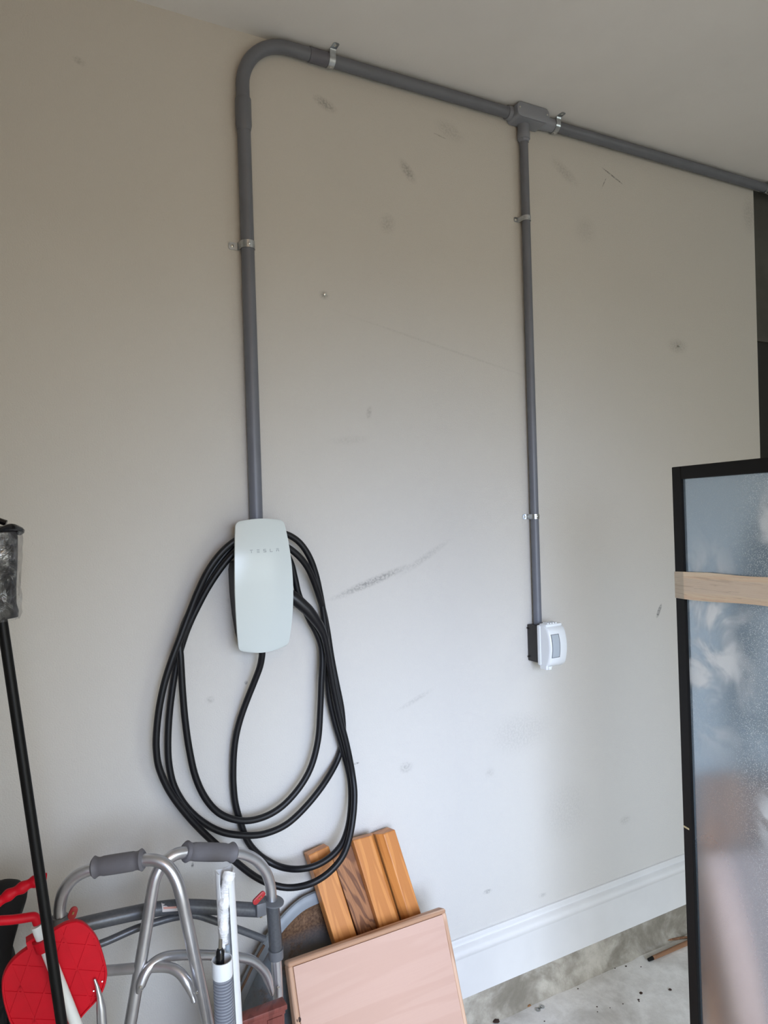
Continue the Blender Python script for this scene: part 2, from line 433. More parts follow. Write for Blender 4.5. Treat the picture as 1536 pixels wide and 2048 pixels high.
# concrete stem wall under the baseboard, slightly uneven at the floor
cb = MB(); rings = []
N = 60
for i in range(N + 1):
    x = XL + (XE - XL) * i / N
    w = 0.002 * math.sin(i * 1.3) + 0.0016 * math.sin(i * 3.9)
    rings.append([(x, 0.06, 0.0), (x, -0.022 + w, 0.0), (x, -0.010 + w * 0.6, 0.012 + w * 0.3), (x, -0.004, 0.03), (x, -0.002, 0.1065), (x, 0.06, 0.1065)])
struct(cb.loft(rings).build('trim_2', M['curb'], sharp=60))
prof = [(0.0, 0.294), (-0.006, 0.293), (-0.007, 0.281), (-0.0025, 0.275), (-0.0025, 0.269), (-0.017, 0.263), (-0.0205, 0.254), (-0.0195, 0.244), (-0.013, 0.235), (-0.011, 0.230), (-0.011, 0.107), (0.0, 0.107)]
struct(MB().loft([[(XL, y, z) for y, z in prof], [(XE, y, z) for y, z in prof]]).build('baseboard_back', M['trim'], sharp=50))

# ------------------------------------------------------------------ conduit
PX, PZ, PR = 0.5893, 2.9035, 0.0175
PY = -0.0205
DX, DR = 1.5365, 0.0136
con = thing('electrical_conduit', (PX, 0, 2.2), 'grey plastic conduit running up the wall and along the ceiling corner, with a thin branch', 'conduit')
zc0 = at(489, 198, PY).z; zc1 = at(489, 262, PY).z
zbot = at(512, 1060, PY).z
MB().tube([(PX, PY, zbot), (PX, PY, zc1 + 0.02)], PR).build('riser_pipe', M['pvc'], con)
MB().lathe([(PR + 0.0005, 0), (PR + 0.0035, 0.014), (PR + 0.0035, 0.025), (PR + 0.0035, zc0 - zc1 - 0.002), (PR + 0.0025, zc0 - zc1), (PR, zc0 - zc1)], (PX, PY, zc1), (0, 0, 1)).build('coupling', M['pvc'], con)
BR = 0.135
arc = [(PX, PY, zc0 - 0.01)] + [(PX + BR - BR * math.cos(a), PY, PZ - BR + BR * math.sin(a)) for a in [math.pi / 2 * k / 14 for k in range(15)]]
xk0 = at(617, 106, PY).x; xk1 = at(656, 118, PY).x
arc.append((xk0 + 0.01, PY, PZ))
MB().tube(arc, PR + 0.0003).build('elbow', M['pvc'], con)
lab(MB().lathe([(PR, 0), (PR + 0.0022, 0.001), (PR + 0.0022, xk1 - xk0 - 0.001), (PR, xk1 - xk0)], (xk0, PY, PZ), (1, 0, 0)).build('coupling', M['pvc_dark'], con), 'slightly purplish coupling sleeve by the elbow')
xt0 = at(1013, 230, PY).x; xt1 = at(1106, 250, PY).x
MB().tube([(xk1 - 0.01, PY, PZ), (xt0 + 0.02, PY, PZ)], PR).build('ceiling_pipe', M['pvc'], con)
MB().tube([(xt1 - 0.02, PY, PZ), (3.6, PY, PZ)], PR).build('ceiling_pipe', M['pvc'], con)
# T-shaped conduit body
tb = MB()
tb.lathe([(PR, 0), (PR + 0.004, 0.001), (PR + 0.004, 0.022), (PR + 0.006, 0.034), (PR + 0.006, xt1 - xt0 - 0.034), (PR + 0.004, xt1 - xt0 - 0.022), (PR + 0.004, xt1 - xt0 - 0.001), (PR, xt1 - xt0)], (xt0, PY, PZ), (1, 0, 0))
xb0, xb1 = at(1036, 230, -0.06).x, at(1096, 245, -0.06).x
zt = CEIL - 0.002
def stadium(x0, x1, z0, z1, y, r, n=6):
    pts = []
    for cx, cz, a0 in ((x1 - r, z1 - r, 0), (x0 + r, z1 - r, 90), (x0 + r, z0 + r, 180), (x1 - r, z0 + r, 270)):
        for k in range(n + 1):
            a = math.radians(a0 + 90 * k / n); pts.append((cx + r * math.cos(a), y, cz + r * math.sin(a)))
    return pts
zb0 = PZ - 0.027
tb.loft([stadium(xb0, xb1, zb0, zt, -0.004, 0.012), stadium(xb0, xb1, zb0, zt, -0.060, 0.012)])
tb.lathe([(0.0195, 0), (0.0195, 0.045), (0.0205, 0.047), (0.0205, 0.065), (0.019, 0.066), (0.013, 0.066)], (DX, PY, PZ - 0.008), (0, 0, -1))
tee = tb.build('tee_body', M['pvc_body'], con)
cv = MB().loft([stadium(xb0 - 0.003, xb1 + 0.003, zb0 + 0.001, zt, -0.060, 0.016), stadium(xb0 - 0.003, xb1 + 0.003, zb0 + 0.001, zt, -0.0635, 0.016), stadium(xb0 - 0.0015, xb1 + 0.0015, zb0 + 0.0025, zt - 0.0015, -0.0645, 0.015)]).build('cover_plate', M['pvc_body'], tee)
for sx in (xb0 + 0.006, xb1 - 0.006):
    MB().lathe([(0.0028, 0), (0.0028, 0.001), (0.0015, 0.002)], (sx, -0.0644, (zb0 + zt) / 2 + 0.004), (0, -1, 0), 10).build('screw', M['screw'], tee)
zbx = at(1075, 1250, -0.03).z
zbush = PZ - 0.008 - 0.066
MB().lathe([(0.0165, 0), (0.0178, 0.001), (0.0178, 0.008), (DR + 0.001, 0.009)], (DX, PY, zbush + 0.001), (0, 0, -1), 6).build('bushing', M['pvc_body'], con)
lab(MB().tube([(DX, PY, zbx - 0.004), (DX, PY, zbush + 0.01)], DR).build('drop_pipe', M['pvc'], con), 'thinner pipe dropping to the white outlet box')

# ------------------------------------------------------------------ pipe straps
def strap(c, a, n, s, r, dist, L1, L2, w, label, slot=True):
    """c pipe centre, a pipe axis, n away from the surface, s side of the long ear."""
    c, a, n, s = Vector(c), Vector(a), Vector(n), Vector(s)
    t = 0.0016; R = r + t / 2 + 0.0006
    pts = [(R + L1, -dist + t), (R + 0.004, -dist + t), (R + 0.001, -dist + 0.006), (R, -dist * 0.4)]
    pts += [(R * math.cos(x), R * math.sin(x)) for x in [math.pi * k / 14 for k in range(15)]]
    pts += [(-R, -dist * 0.4), (-R - 0.001, -dist + 0.006)]
    if L2: pts += [(-R - 0.004, -dist + t), (-R - L2, -dist + t)]
    root = thing('pipe_strap', c + s * (R + L1 * 0.5) - n * dist, label, 'pipe strap', 'zinc pipe straps on the conduit')
    P = [Vector((p[0], p[1])) for p in pts]
    rings = []
    for i, p in enumerate(P):
        d = (P[min(i + 1, len(P) - 1)] - P[max(i - 1, 0)]).normalized(); q = Vector((-d.y, d.x)) * t / 2
        ww = w / 2 * (0.55 if i == 0 else 1.0)
        f = lambda v, k: c + s * v.x + n * v.y + a * k
        rings.append([f(p + q, -ww), f(p + q, ww), f(p - q, ww), f(p - q, -ww)])
        if i == 0:
            p2 = p + (P[1] - P[0]).normalized() * 0.004
            rings.append([f(p2 + q, -w / 2), f(p2 + q, w / 2), f(p2 - q, w / 2), f(p2 - q, -w / 2)])
    MB().loft(rings).build('band', M['zinc'], root)
    # raised stiffening bead across the crown
    MB().lathe([(0.004, 0), (0.0036, 0.0012), (0.0018, 0.0022)], c + n * (R + 0.0004) + s * 0.001, n, 12).build('bead', M['zinc'], root)
    e = c + s * (R + L1 * 0.62) - n * (dist - t * 1.2)
    MB().lathe([(0.0042, 0), (0.0040, 0.0014), (0.0022, 0.0026)], e, n, 12).build('screw', M['screw'], root)
    return root
strap((PX, PY, at(494, 491, PY).z), (0, 0, 1), (0, -1, 0), (-1, 0, 0), PR, -PY, 0.028, 0.004, 0.020, 'zinc strap on the thick vertical pipe, ear pointing left', True)
strap((DX, PY, at(1053, 438, PY).z), (0, 0, 1), (0, -1, 0), (-1, 0, 0), DR, -PY, 0.020, 0.006, 0.016, 'upper zinc strap on the thin drop pipe, nearer the ceiling')
strap((DX, PY, at(1068, 1033, PY).z), (0, 0, 1), (0, -1, 0), (-1, 0, 0), DR, -PY, 0.020, 0.012, 0.016, 'lower zinc strap on the thin drop pipe, above the white outlet box')
strap((at(660, 122, PY).x, PY, PZ), (1, 0, 0), (0, 0, -1), (0, -1, 0), PR + 0.0015, CEIL - PZ, 0.030, 0, 0.018, 'zinc strap at the purplish coupling next to the ceiling elbow')
strap((xt1 + 0.004, PY, PZ), (1, 0, 0), (0, 0, -1), (0, -1, 0), PR + 0.0043, CEIL - PZ, 0.028, 0, 0.018, 'zinc strap on the ceiling pipe right beside the grey T fitting')
strap((at(1530, 372, PY).x, PY, PZ), (1, 0, 0), (0, 0, -1), (0, -1, 0), PR, CEIL - PZ, 0.028, 0, 0.018, 'zinc strap at the far right end of the ceiling pipe, past the wall corner')

# ------------------------------------------------------------------ EV charger
cc = at(529, 1172, -0.112); XC, ZC = cc.x, cc.z
ch = thing('ev_charger', (XC, 0, ZC), 'white glass-fronted wall charging unit with coiled black cable hanging below it', 'car charger')
HH = 0.1715
def plate_y(u, v): return -(0.119 - 0.021 * v * v - 0.006 * u * u)
def plate_hw(v):
    hw = 0.0768 - 0.0115 * v * v - (0.002 * v if v > 0 else 0)
    d = HH * (1 - abs(v)); r = 0.016
    if d < r: hw -= r - math.sqrt(max(0, r * r - (r - d) ** 2))
    return hw
def plate_pt(u, v, dy=0.0):
    sag = 0.0035 if v > 0 else 0.0065
    return Vector((XC + u * plate_hw(v), plate_y(u, v) + dy, ZC + HH * v - math.copysign(sag, v) * u * u * abs(v) ** 3))
vs = [-1, -0.998, -0.99, -0.975, -0.955, -0.93, -0.9] + [-0.85 + 0.085 * k for k in range(21)] + [0.9, 0.93, 0.955, 0.975, 0.99, 0.998, 1]
us = [-1 + k / 12 for k in range(25)]
pm = MB(); bm = pm.bm
fr = [[bm.verts.new(plate_pt(u, v)) for u in us] for v in vs]
bk = [[bm.verts.new(plate_pt(u, v, 0.006)) for u in us] for v in vs]
for i in range(len(vs) - 1):
    for k in range(len(us) - 1):
        pm.face((fr[i][k], fr[i][k + 1], fr[i + 1][k + 1], fr[i + 1][k])); pm.face((bk[i][k], bk[i + 1][k], bk[i + 1][k + 1], bk[i][k + 1]))
bd = lambda g: [g[0][k] for k in range(len(us))] + [g[i][-1] for i in range(1, len(vs))] + [g[-1][k] for k in range(len(us) - 2, -1, -1)] + [g[i][0] for i in range(len(vs) - 2, 0, -1)]
f1, b1 = bd(fr), bd(bk)
for i in range(len(f1)):
    j = (i + 1) % len(f1); pm.face((f1[i], f1[j], b1[j], b1[i]))
cover = pm.build('cover', M['glass_white'], ch, sharp=50)
# lettering on the cover: plain bars
lt = MB()
def bar(x0, x1, z0, z1):
    q = []
    for x, z in ((x0, z0), (x1, z0), (x1, z1), (x0, z1)):
        v = (z - ZC) / HH; u = (x - XC) / plate_hw(v); q.append((x, plate_y(u, v) - 0.0004, z))
    lt.prism(q, (0, 0.0007, 0))
la, lb = at(501, 1101.5, -0.116), at(559, 1101.5, -0.116)
cell = (lb.x - la.x - 0.007) / 4; lw, lh, s_ = 0.0070, 0.0078, 0.0011
zl = (la.z + lb.z) / 2 - lh / 2
for i, chh in enumerate('TESLA'):
    x = la.x + cell * i; z = zl
    top = (x, x + lw, z + lh - s_, z + lh); mid = (x, x + lw, z + lh / 2 - s_ / 2, z + lh / 2 + s_ / 2); bot = (x, x + lw, z, z + s_)
    if chh == 'T': bar(*top); bar(x + lw / 2 - s_ / 2, x + lw / 2 + s_ / 2, z, z + lh - 0.002)
    if chh == 'E': bar(*top); bar(*mid); bar(*bot)
    if chh == 'S': bar(*top); bar(*mid); bar(*bot); bar(x, x + s_, z + lh / 2, z + lh); bar(x + lw - s_, x + lw, z, z + lh / 2)
    if chh == 'L': bar(x, x + s_, z, z + lh); bar(*bot)
    if chh == 'A': bar(*top); bar(x, x + lw, z + lh / 2 - s_ / 2, z + lh / 2 + s_ / 2); bar(x, x + s_, z, z + lh / 2); bar(x + lw - s_, x + lw, z, z + lh / 2)
lt.build('lettering', M['letter'], cover, smooth=False)
hb = XC - at(463, 1150, -0.03).x
rg = []
for z, k in ((0.062, 0.80), (0.058, 0.93), (0.04, 1.0), (-0.02, 0.98), (-0.08, 0.90), (-0.13, 0.78), (-0.158, 0.66), (-0.164, 0.58)):
    hw = hb * k; yf = -0.094 if abs(z) < 0.1 else -0.088
    pts = []
    for cx, cy, a0 in ((hw - 0.012, 0, 0), (hw - 0.012, yf + 0.012, 270), (-hw + 0.012, yf + 0.012, 180), (-hw + 0.012, 0, 90)):
        if cy == 0: pts.append((XC + (hw if a0 == 0 else -hw), -0.0005, ZC + z))
        else:
            aa = [a0 + 90 - 90 * j / 4 for j in range(5)] if a0 == 270 else [a0 + 90 - 90 * j / 4 for j in range(5)]
            for a in aa: pts.append((XC + cx + 0.012 * math.cos(math.radians(a)), cy + 0.012 * math.sin(math.radians(a)), ZC + z))
    rg.append(pts)
MB().loft(rg).build('backplate', M['black_plastic'], ch)
# cable, traced strand by strand: (zoomed x, zoomed y, distance from the wall)
CB = [(642, 660, .075), (640, 715, .07), (628, 775, .06), (598, 855, .05), (562, 945, .04), (528, 1040, .032), (505, 1130, .028), (493, 1220, .026), (489, 1320, .025), (491, 1400, .025), (501, 1490, .025), (527, 1585, .025), (562, 1680, .025), (612, 1745, .025), (672, 1790, .026),
      (742, 1822, .045), (820, 1833, .072), (900, 1822, .088), (970, 1790, .092), (1030, 1740, .090), (1070, 1680, .082), (1097, 1590, .066), (1108, 1480, .050), (1104, 1370, .040), (1083, 1270, .033), (1055, 1170, .031), (1022, 1060, .030), (997, 950, .030), (986, 850, .030), (984, 750, .030), (980, 650, .032), (972, 560, .034), (960, 470, .036),
      (945, 385, .040), (924, 290, .045), (893, 202, .050), (848, 130, .052), (792, 85, .052), (720, 62, .052), (640, 58, .052), (565, 80, .052), (500, 122, .052), (440, 185, .050), (380, 268, .047), (318, 370, .044), (268, 470, .042), (228, 560, .042), (210, 650, .046), (214, 730, .05),
      (218, 800, .05), (224, 900, .05), (237, 1050, .05), (258, 1200, .05), (292, 1350, .05), (350, 1470, .05), (430, 1548, .05), (540, 1579, .05), (650, 1559, .05), (750, 1500, .05), (840, 1400, .05), (900, 1290, .05), (935, 1150, .05), (946, 1000, .05), (952, 850, .05), (957, 740, .05), (951, 660, .05),
      (925, 590, .05), (890, 525, .05), (856, 450, .052), (830, 380, .056), (812, 300, .06), (790, 220, .066), (740, 140, .07), (640, 100, .072), (560, 120, .07), (498, 168, .068), (430, 245, .064), (362, 345, .058), (305, 450, .052), (258, 550, .047), (222, 650, .038), (195, 750, .033), (176, 850, .032), (156, 1000, .032),
      (147, 1150, .034), (152, 1280, .036), (180, 1400, .038), (245, 1508, .040), (336, 1590, .042), (440, 1641, .044), (560, 1656, .046), (662, 1645, .046), (770, 1597, .046), (870, 1505, .044), (962, 1390, .036), (1032, 1270, .020), (1060, 1180, .014), (1066, 1085, .012), (1056, 980, .012), (1036, 880, .012), (1016, 780, .012), (1000, 690, .014), (985, 590, .018), (966, 490, .026),
      (940, 400, .050), (912, 320, .064), (880, 250, .076), (838, 195, .083), (785, 150, .085), (720, 115, .087), (640, 85, .088), (565, 75, .087), (498, 110, .085), (430, 168, .082), (362, 258, .078), (306, 370, .070), (268, 465, .066), (232, 560, .064), (202, 640, .064), (168, 730, .064), (130, 850, .064), (102, 980, .064), (87, 1110, .064), (86, 1210, .064), (103, 1310, .064),
      (160, 1432, .064), (250, 1552, .064), (340, 1648, .064), (425, 1725, .064), (515, 1805, .064), (604, 1872, .064), (694, 1914, .070), (790, 1930, .085), (898, 1908, .106), (990, 1852, .114), (1060, 1772, .112), (1097, 1680, .102), (1119, 1560, .086), (1126, 1440, .070), (1116, 1340, .058), (1098, 1240, .058), (1078, 1150, .058), (1054, 1060, .058), (1030, 950, .060), (1010, 850, .064), (994, 750, .07), (980, 665, .078), (968, 610, .082)]
cp = [at(x, y, -d) for x, y, d in zp(CB, 2.625, 280, 1040)]
cable = MB().tube(spline(cp, 6), 0.0087, 12).build('charging_cable', M['rubber'], ch)
hd = [(975, 640, .080, .0090), (966, 605, .083, .0096), (945, 560, .086, .0120), (918, 520, .088, .0140), (885, 478, .088, .0155), (850, 445, .086, .0162), (815, 415, .083, .0168), (770, 385, .078, .0168), (720, 365, .074, .0165)]
hpts = [at(x, y, -d) for x, y, d, r in zp(hd, 2.625, 280, 1040)]
hs = spline(hpts, 5); hr = []
for i in range(len(hd) - 1):
    hr += [hd[i][3] + (hd[i + 1][3] - hd[i][3]) * k / 5 for k in range(5)]
hr.append(hd[-1][3])
MB().tube(hs, hr, 20).build('plug_handle', M['rubber_handle'], cable)

# ------------------------------------------------------------------ outlet box
XB = 1.508
zt_, zb_ = at(1075, 1252, -0.05).z, at(1076, 1326, -0.05).z
ob = thing('outlet_box', (XB + 0.035, 0, zb_), 'outlet with white hinged bubble cover on a black box, below the thin pipe', 'outlet box')
MB().box((XB, -0.052, zb_), (XB + 0.070, 0.0, zt_)).bevel(0.003, 2).build('back_box', M['box_black'], ob)
for zz in (zt_ - 0.012, zb_ + 0.014):
    MB().lathe([(0.003, 0), (0.003, 0.004)], (XB - 0.0035, -0.006, zz), (1, 0, 0), 8).build('mounting_lug', M['box_black'], ob)
xr = at(1132, 1290, -0.10).x
zt2, zb2 = at(1112, 1252, -0.10).z, at(1112, 1334, -0.10).z
XB2 = XB - 0.002
base = MB().box((XB2, -0.066, zb2 + 0.002), (xr + 0.002, -0.050, zt2 + 0.001)).bevel(0.004, 2).build('gasket_frame', M['white_plastic'], ob)
rings = []
hN = 16
for j in range(hN + 1):                                  # domed lid: profile along z bulges to the front
    v = -1 + 2 * j / hN; z = (zt2 + zb2) / 2 + v * (zt2 - zb2) / 2
    yf = -0.112 + 0.016 * v * v + (0.010 * max(0, abs(v) - 0.85) / 0.15)
    r = 0.010; xa, xb = XB2 + 0.003, xr - 0.001
    pts = [(xa, -0.062, z), (xa, yf + r, z)] + [(xa + r - r * math.cos(a), yf + r - r * math.sin(a), z) for a in [math.pi / 2 * k / 5 for k in range(1, 6)]]
    pts += [(xb - r + r * math.sin(a), yf + r - r * math.cos(a), z) for a in [math.pi / 2 * k / 5 for k in range(1, 6)]] + [(xb, -0.062, z)]
    rings.append(pts)
lid = MB().loft(rings).build('lid', M['white_plastic'], ob, sharp=55)
wa, wb_ = at(1106, 1275, -0.113), at(1119.5, 1309, -0.113)
wx0, wx1 = at(1105.5, 1290, -0.1125).x, at(1119.5, 1290, -0.1125).x
zt3, zb3 = at(1112, 1270, -0.1125).z, at(1112, 1315, -0.1125).z
pw = []
for j in range(9):
    v = j / 8; z = zb3 + (zt3 - zb3) * v; vv = (z - (zt2 + zb2) / 2) / ((zt2 - zb2) / 2); y = -0.112 + 0.016 * vv * vv
    pw.append([(wx0, y - 0.0006, z), (wx1, y - 0.0006, z), (wx1, y + 0.002, z), (wx0, y + 0.002, z)])
win = MB().loft(pw).build('lid_window', M['window'], lid)
wf = MB()
for xx in (wx0 - 0.0015, wx1):
    wf.loft([[(xx, p[0][1] - 0.001, p[0][2]), (xx + 0.0015, p[0][1] - 0.001, p[0][2]), (xx + 0.0015, p[0][1] + 0.002, p[0][2]), (xx, p[0][1] + 0.002, p[0][2])] for p in pw])
wf.box((wx0 - 0.0015, pw[-1][0][1] - 0.0012, zt3), (wx1 + 0.0015, pw[-1][0][1] + 0.003, zt3 + 0.0015))
wf.box((wx0 - 0.0015, pw[0][0][1] - 0.0012, zb3 - 0.0015), (wx1 + 0.0015, pw[0][0][1] + 0.003, zb3))
wf.build('window_bezel', M['window_frame'], lid, smooth=False)
hg = MB().box((XB2 + 0.006, -0.090, zt2 - 0.003), (xr - 0.006, -0.056, zt2 + 0.006)).bevel(0.003, 2)
for k in range(4):
    x = XB2 + 0.018 + k * 0.011
    hg.tube([(x, -0.086, zt2 + 0.006), (x + 0.003, -0.060, zt2 + 0.006)], 0.0035, 8)
hg.build('hinge', M['white_plastic'], ob)
MB().box((XB2 + 0.016, -0.086, zb2 - 0.010), (XB2 + 0.028, -0.070, zb2 + 0.004)).box((XB2 + 0.012, -0.082, zb2 - 0.005), (XB2 + 0.034, -0.066, zb2 + 0.004)).bevel(0.001, 1).build('latch', M['white_plastic'], ob)
MB().box((XB2 + 0.001, -0.092, zb2 - 0.008), (XB2 + 0.010, -0.060, zb2 + 0.006)).bevel(0.002, 1).build('latch_tab', M['white_plastic'], ob)

# ------------------------------------------------------------------ screws in the wall
for px, py, lb_ in ((648, 589, 'small screw sticking out of the bare wall right of the thick vertical pipe'), (1355, 692, 'small screw in the wall near its right-hand corner')):
    p = at(px, py)
    o = MB().lathe([(0.002, -0.001), (0.002, 0.006), (0.0042, 0.0065), (0.0042, 0.0085), (0.002, 0.0095)], (0, 0, 0), (0, -1, -0.2), 10).build('wall_screw', M['screw'], None, smooth=True)
    o.location = p; tag(o, lb_, 'screw')

# ------------------------------------------------------------------ round grey basin leaning on the wall
LB = math.radians(4); nb = Vector((0, -math.cos(LB), math.sin(LB)))
PB = Vector((0, -0.038, 0.55))
outl = [(640, 1781), (600, 1801), (560, 1840), (522, 1893), (474, 1990), (444, 2080), (436, 2180), (470, 2270), (540, 2330), (640, 2350), (740, 2335), (830, 2280), (880, 2180), (880, 2080), (850, 1980), (800, 1880), (740, 1810), (690, 1783)]
op = [on(x, y, PB, nb) for x, y in outl]
zmin = min(p.z for p in op)
cen = sum(op, Vector()) / len(op)
op = [Vector((p.x, p.y, p.z)) for p in spline(op + [op[0]], 5)[:-1]]
dz = min(p.z for p in op)
bas = thing('metal_basin', (cen.x, -0.16, 0), 'large rust-stained grey metal basin standing on edge behind the walker and planks', 'basin')
def inset(k, d): return [cen + (p - cen) * k + (-nb) * d for p in op]
# stretch the hidden lower half so that it stands on the floor
def fix(rs):
    out = []
    for r in rs:
        rr = []
        for p in r:
            q = Vector(p)
            if q.z < cen.z:
                k = (cen.z - q.z) / (cen.z - dz); z2 = cen.z - k * (cen.z - 0.004)
                q = Vector((q.x, q.y - (q.z - z2) * math.tan(LB), z2))
            rr.append(q)
        out.append(rr)
    return out
MB().loft(fix([inset(1.0, 0.010), inset(1.0, 0), inset(0.985, -0.004), inset(0.95, -0.005), inset(0.915, -0.003), inset(0.905, 0.004), inset(0.905, 0.010)]), caps=False).build('rim', M['rim'], bas)
MB().loft(fix([inset(0.91, 0.003), inset(0.87, 0.016), inset(0.80, 0.022), inset(0.4, 0.024)]), caps=False).build('basin_shell', M['rust'], bas).data.polygons
b2 = MB(); b2.loft(fix([inset(0.42, 0.0235), inset(0.02, 0.025)])); b2.build('basin_floor', M['rust'], bas)
ed = [on(x, y, PB, nb) + nb * 0.006 for x, y in ((527, 1888), (510, 1918), (492, 1955), (474, 1992), (458, 2036))]
lab(MB().tube(spline(ed, 4), 0.0035, 8).build('edge_strip', M['rim_rust'], bas), 'thin brown strip along the left edge')

# ------------------------------------------------------------------ wood planks leaning on the wall
LP = math.radians(17); npk = Vector((0, -math.cos(LP), math.sin(LP)))
def plank(tl, tr, bl, br, ytop, prof, mat, label, fronts=0):
    """front face corners in the picture; prof gives the cross-section in (0..1 width, depth in m)"""
    P0 = Vector((0, ytop, 0.70))
    a, b, c, d = (on(*q, P0, npk) for q in (tl, tr, bl, br))
    top = (a + b) / 2; low = (c + d) / 2
    Z = (top - low).normalized()
    wdt = ((b - a) - Z * (b - a).dot(Z)).length
    X = ((b - a) - Z * (b - a).dot(Z)).normalized()
    # run on to the floor
    k = top.z / Z.z
    F = frame_at(top - Z * k, X, Z)
    L = k
    skew = (b - a).dot(Z)
    Yl = F.to_3x3() @ Vector((0, 1, 0))
    sgn = 1 if Yl.dot(npk) < 0 else -1                    # depth goes away from the viewer
    m = MB()
    r0, r1 = [], []
    for u, dp in prof:
        x = (u - 0.5) * wdt; y = dp * sgn
        zz = -((F.to_3x3() @ Vector((x, y, 0))).z) / Z.z
        r0.append(F @ Vector((x, y, max(0.0, zz) + 0.001))); r1.append(F @ Vector((x, y, L + skew * (u - 0.5) + min(dp, .03) * 0.15)))
    m.loft([r0, r1]).bevel(0.0025, 2)
    o = m.build('wood_plank', mat, None, frame=F, smooth=False)
    tag(o, label, 'plank'); return o
pr = [(0, 0), (1, 0), (1, 0.035), (0, 0.035)]
plank((617, 1711), (658, 1692), (666, 1871), (709, 1856), -0.056, pr, M['oak'], 'honey-coloured oak plank leaning on the wall, leftmost, half behind the hanging cable')
plank((666, 1718), (704, 1690), (713, 1856), (755, 1842), -0.040, [(0, 0), (1, 0), (1, 0.022), (0, 0.022)], M['oak_grain'], 'darker plank with bold swirling grain between two honey oak planks')
plank((706, 1681), (743, 1671), (758, 1840), (790, 1832), -0.066, [(0, 0), (1, 0), (1.28, 0.024), (0, 0.024)], M['oak'], 'honey oak plank with a slanted right edge, right beside the grained plank')
plank((767, 1668), (790, 1659), (814, 1823), (839, 1813), -0.058, [(0, 0), (1, 0), (1, 0.045), (-0.42, 0.045), (-0.42, 0.02)], M['oak'], 'honey oak plank furthest right, with a stepped left side')

# ------------------------------------------------------------------ pinkish framed panel
LQ = math.radians(20); nq = Vector((0, -math.cos(LQ), math.sin(LQ)))
PQ = Vector((0, -0.185, 0.53))
g = lambda x, y: on(x, y, PQ, nq)
q_tl, q_tr = g(571, 1927), g(889, 1817)
q_bl, q_br = g(597, 2048), g(939, 2048)
Xq = Vector((1, 0, 0)); Zq = Vector((0, math.sin(LQ), math.cos(LQ)))
x0 = (q_tl.x + q_bl.x) / 2; x1 = (q_tr.x + q_br.x) / 2; ztop = (q_tl.z + q_tr.z) / 2
Lq = ztop / Zq.z
Fq = frame_at(Vector((x0, (q_tl.y + q_tr.y) / 2, ztop)) - Zq * Lq, Xq, Zq)
Wq = x1 - x0
pan = thing('framed_wood_panel', Fq.translation, 'pinkish raw wood panel with pale rounded edging, tilted against the planks', 'wood panel')
def loc_build(m, name, mat, parent, F=Fq):
    m.bm.transform(F); return m.build(name, mat, parent, frame=F)
# local: x across, z up the board, y away from the viewer
TH = 0.036; FW = 0.013
PM = Matrix.Rotation(math.radians(90), 4, 'Y')
Ffield = Fq @ Matrix.Rotation(math.radians(90), 4, 'Y')   # grain of the field runs across
mfield = MB().box((FW, 0.0012, FW + 0.003), (Wq - FW, TH - 0.004, Lq - FW))
mfield.bm.transform(Fq); mfield.build('panel_field', M['pink_wood'], pan, frame=Ffield)
def strip(lo, hi, horiz):
    m = MB().box(lo, hi).bevel(0.006, 3); m.bm.transform(Fq)
    m.build('edging_strip', M['pale_trim'], pan, frame=(Ffield if horiz else Fq))
strip((0, 0, Lq - FW), (Wq, TH, Lq), True); strip((0, 0, 0.002), (Wq, TH, FW + 0.003), True)
strip((0, 0, FW), (FW, TH, Lq - FW * 0.7), False); strip((Wq - FW, 0, FW), (Wq, TH, Lq - FW * 0.7), False)
kp = g(597, 2040)
lab(MB().lathe([(0.006, 0), (0.0058, 0.0006), (0.003, 0.0009)], g(598, 2040) + nq * -0.0010, nq, 10).build('knot', M['leaf'], pan), 'small dark knot near the left edge')

# ------------------------------------------------------------------ dark red wood box
YR = -0.303
ra, rb = at(476, 2046, YR), at(569, 2013, YR)
zr = (ra.z + rb.z) / 2 + 0.004
rw = thing('moulded_board', (ra.x, YR + 0.015, 0), 'dark reddish wooden board with moulded top edge, beside the pink panel', 'board')
xa, xb = ra.x - 0.02, at(574, 2020, YR).x
MB().box((xa, YR + 0.006, 0.0), (xb - 0.004, YR + 0.022, zr - 0.022)).bevel(0.002, 1).build('board_body', M['red_wood'], rw)
MB().box((xa - 0.004, YR - 0.004, zr - 0.012), (xb, YR + 0.028, zr)).box((xa - 0.001, YR + 0.002, zr - 0.024), (xb - 0.003, YR + 0.025, zr - 0.012)).bevel(0.002, 2).build('moulded_top', M['red_wood'], rw)
xs = at(536, 2035, YR).x
MB().box((xs, YR + 0.003, 0.03), (xb - 0.010, YR + 0.006, zr - 0.026)).bevel(0.001, 1).build('front_panel', M['red_wood'], rw)

# ------------------------------------------------------------------ folding walker
wk = thing('walking_frame', (0.33, -0.24, 0), 'folded grey aluminium walker with grey hand grips and red release levers', 'walker')
RT = 0.0128
def P3(l): return [at(x, y, -d) for x, y, d in l]
def down(p, q):                                           # extend the leg q->p direction to the floor
    d = (q - p); k = (p.z - 0.03) / -d.z; return p + d * k
def leg_tip(p, d):
    MB().lathe([(0.015, 0), (0.0165, 0.003), (0.0165, 0.012), (0.020, 0.022), (0.021, 0.034)], p - d * 0.004, d, 16).build('rubber_tip', M['rubber_tip'], wk)
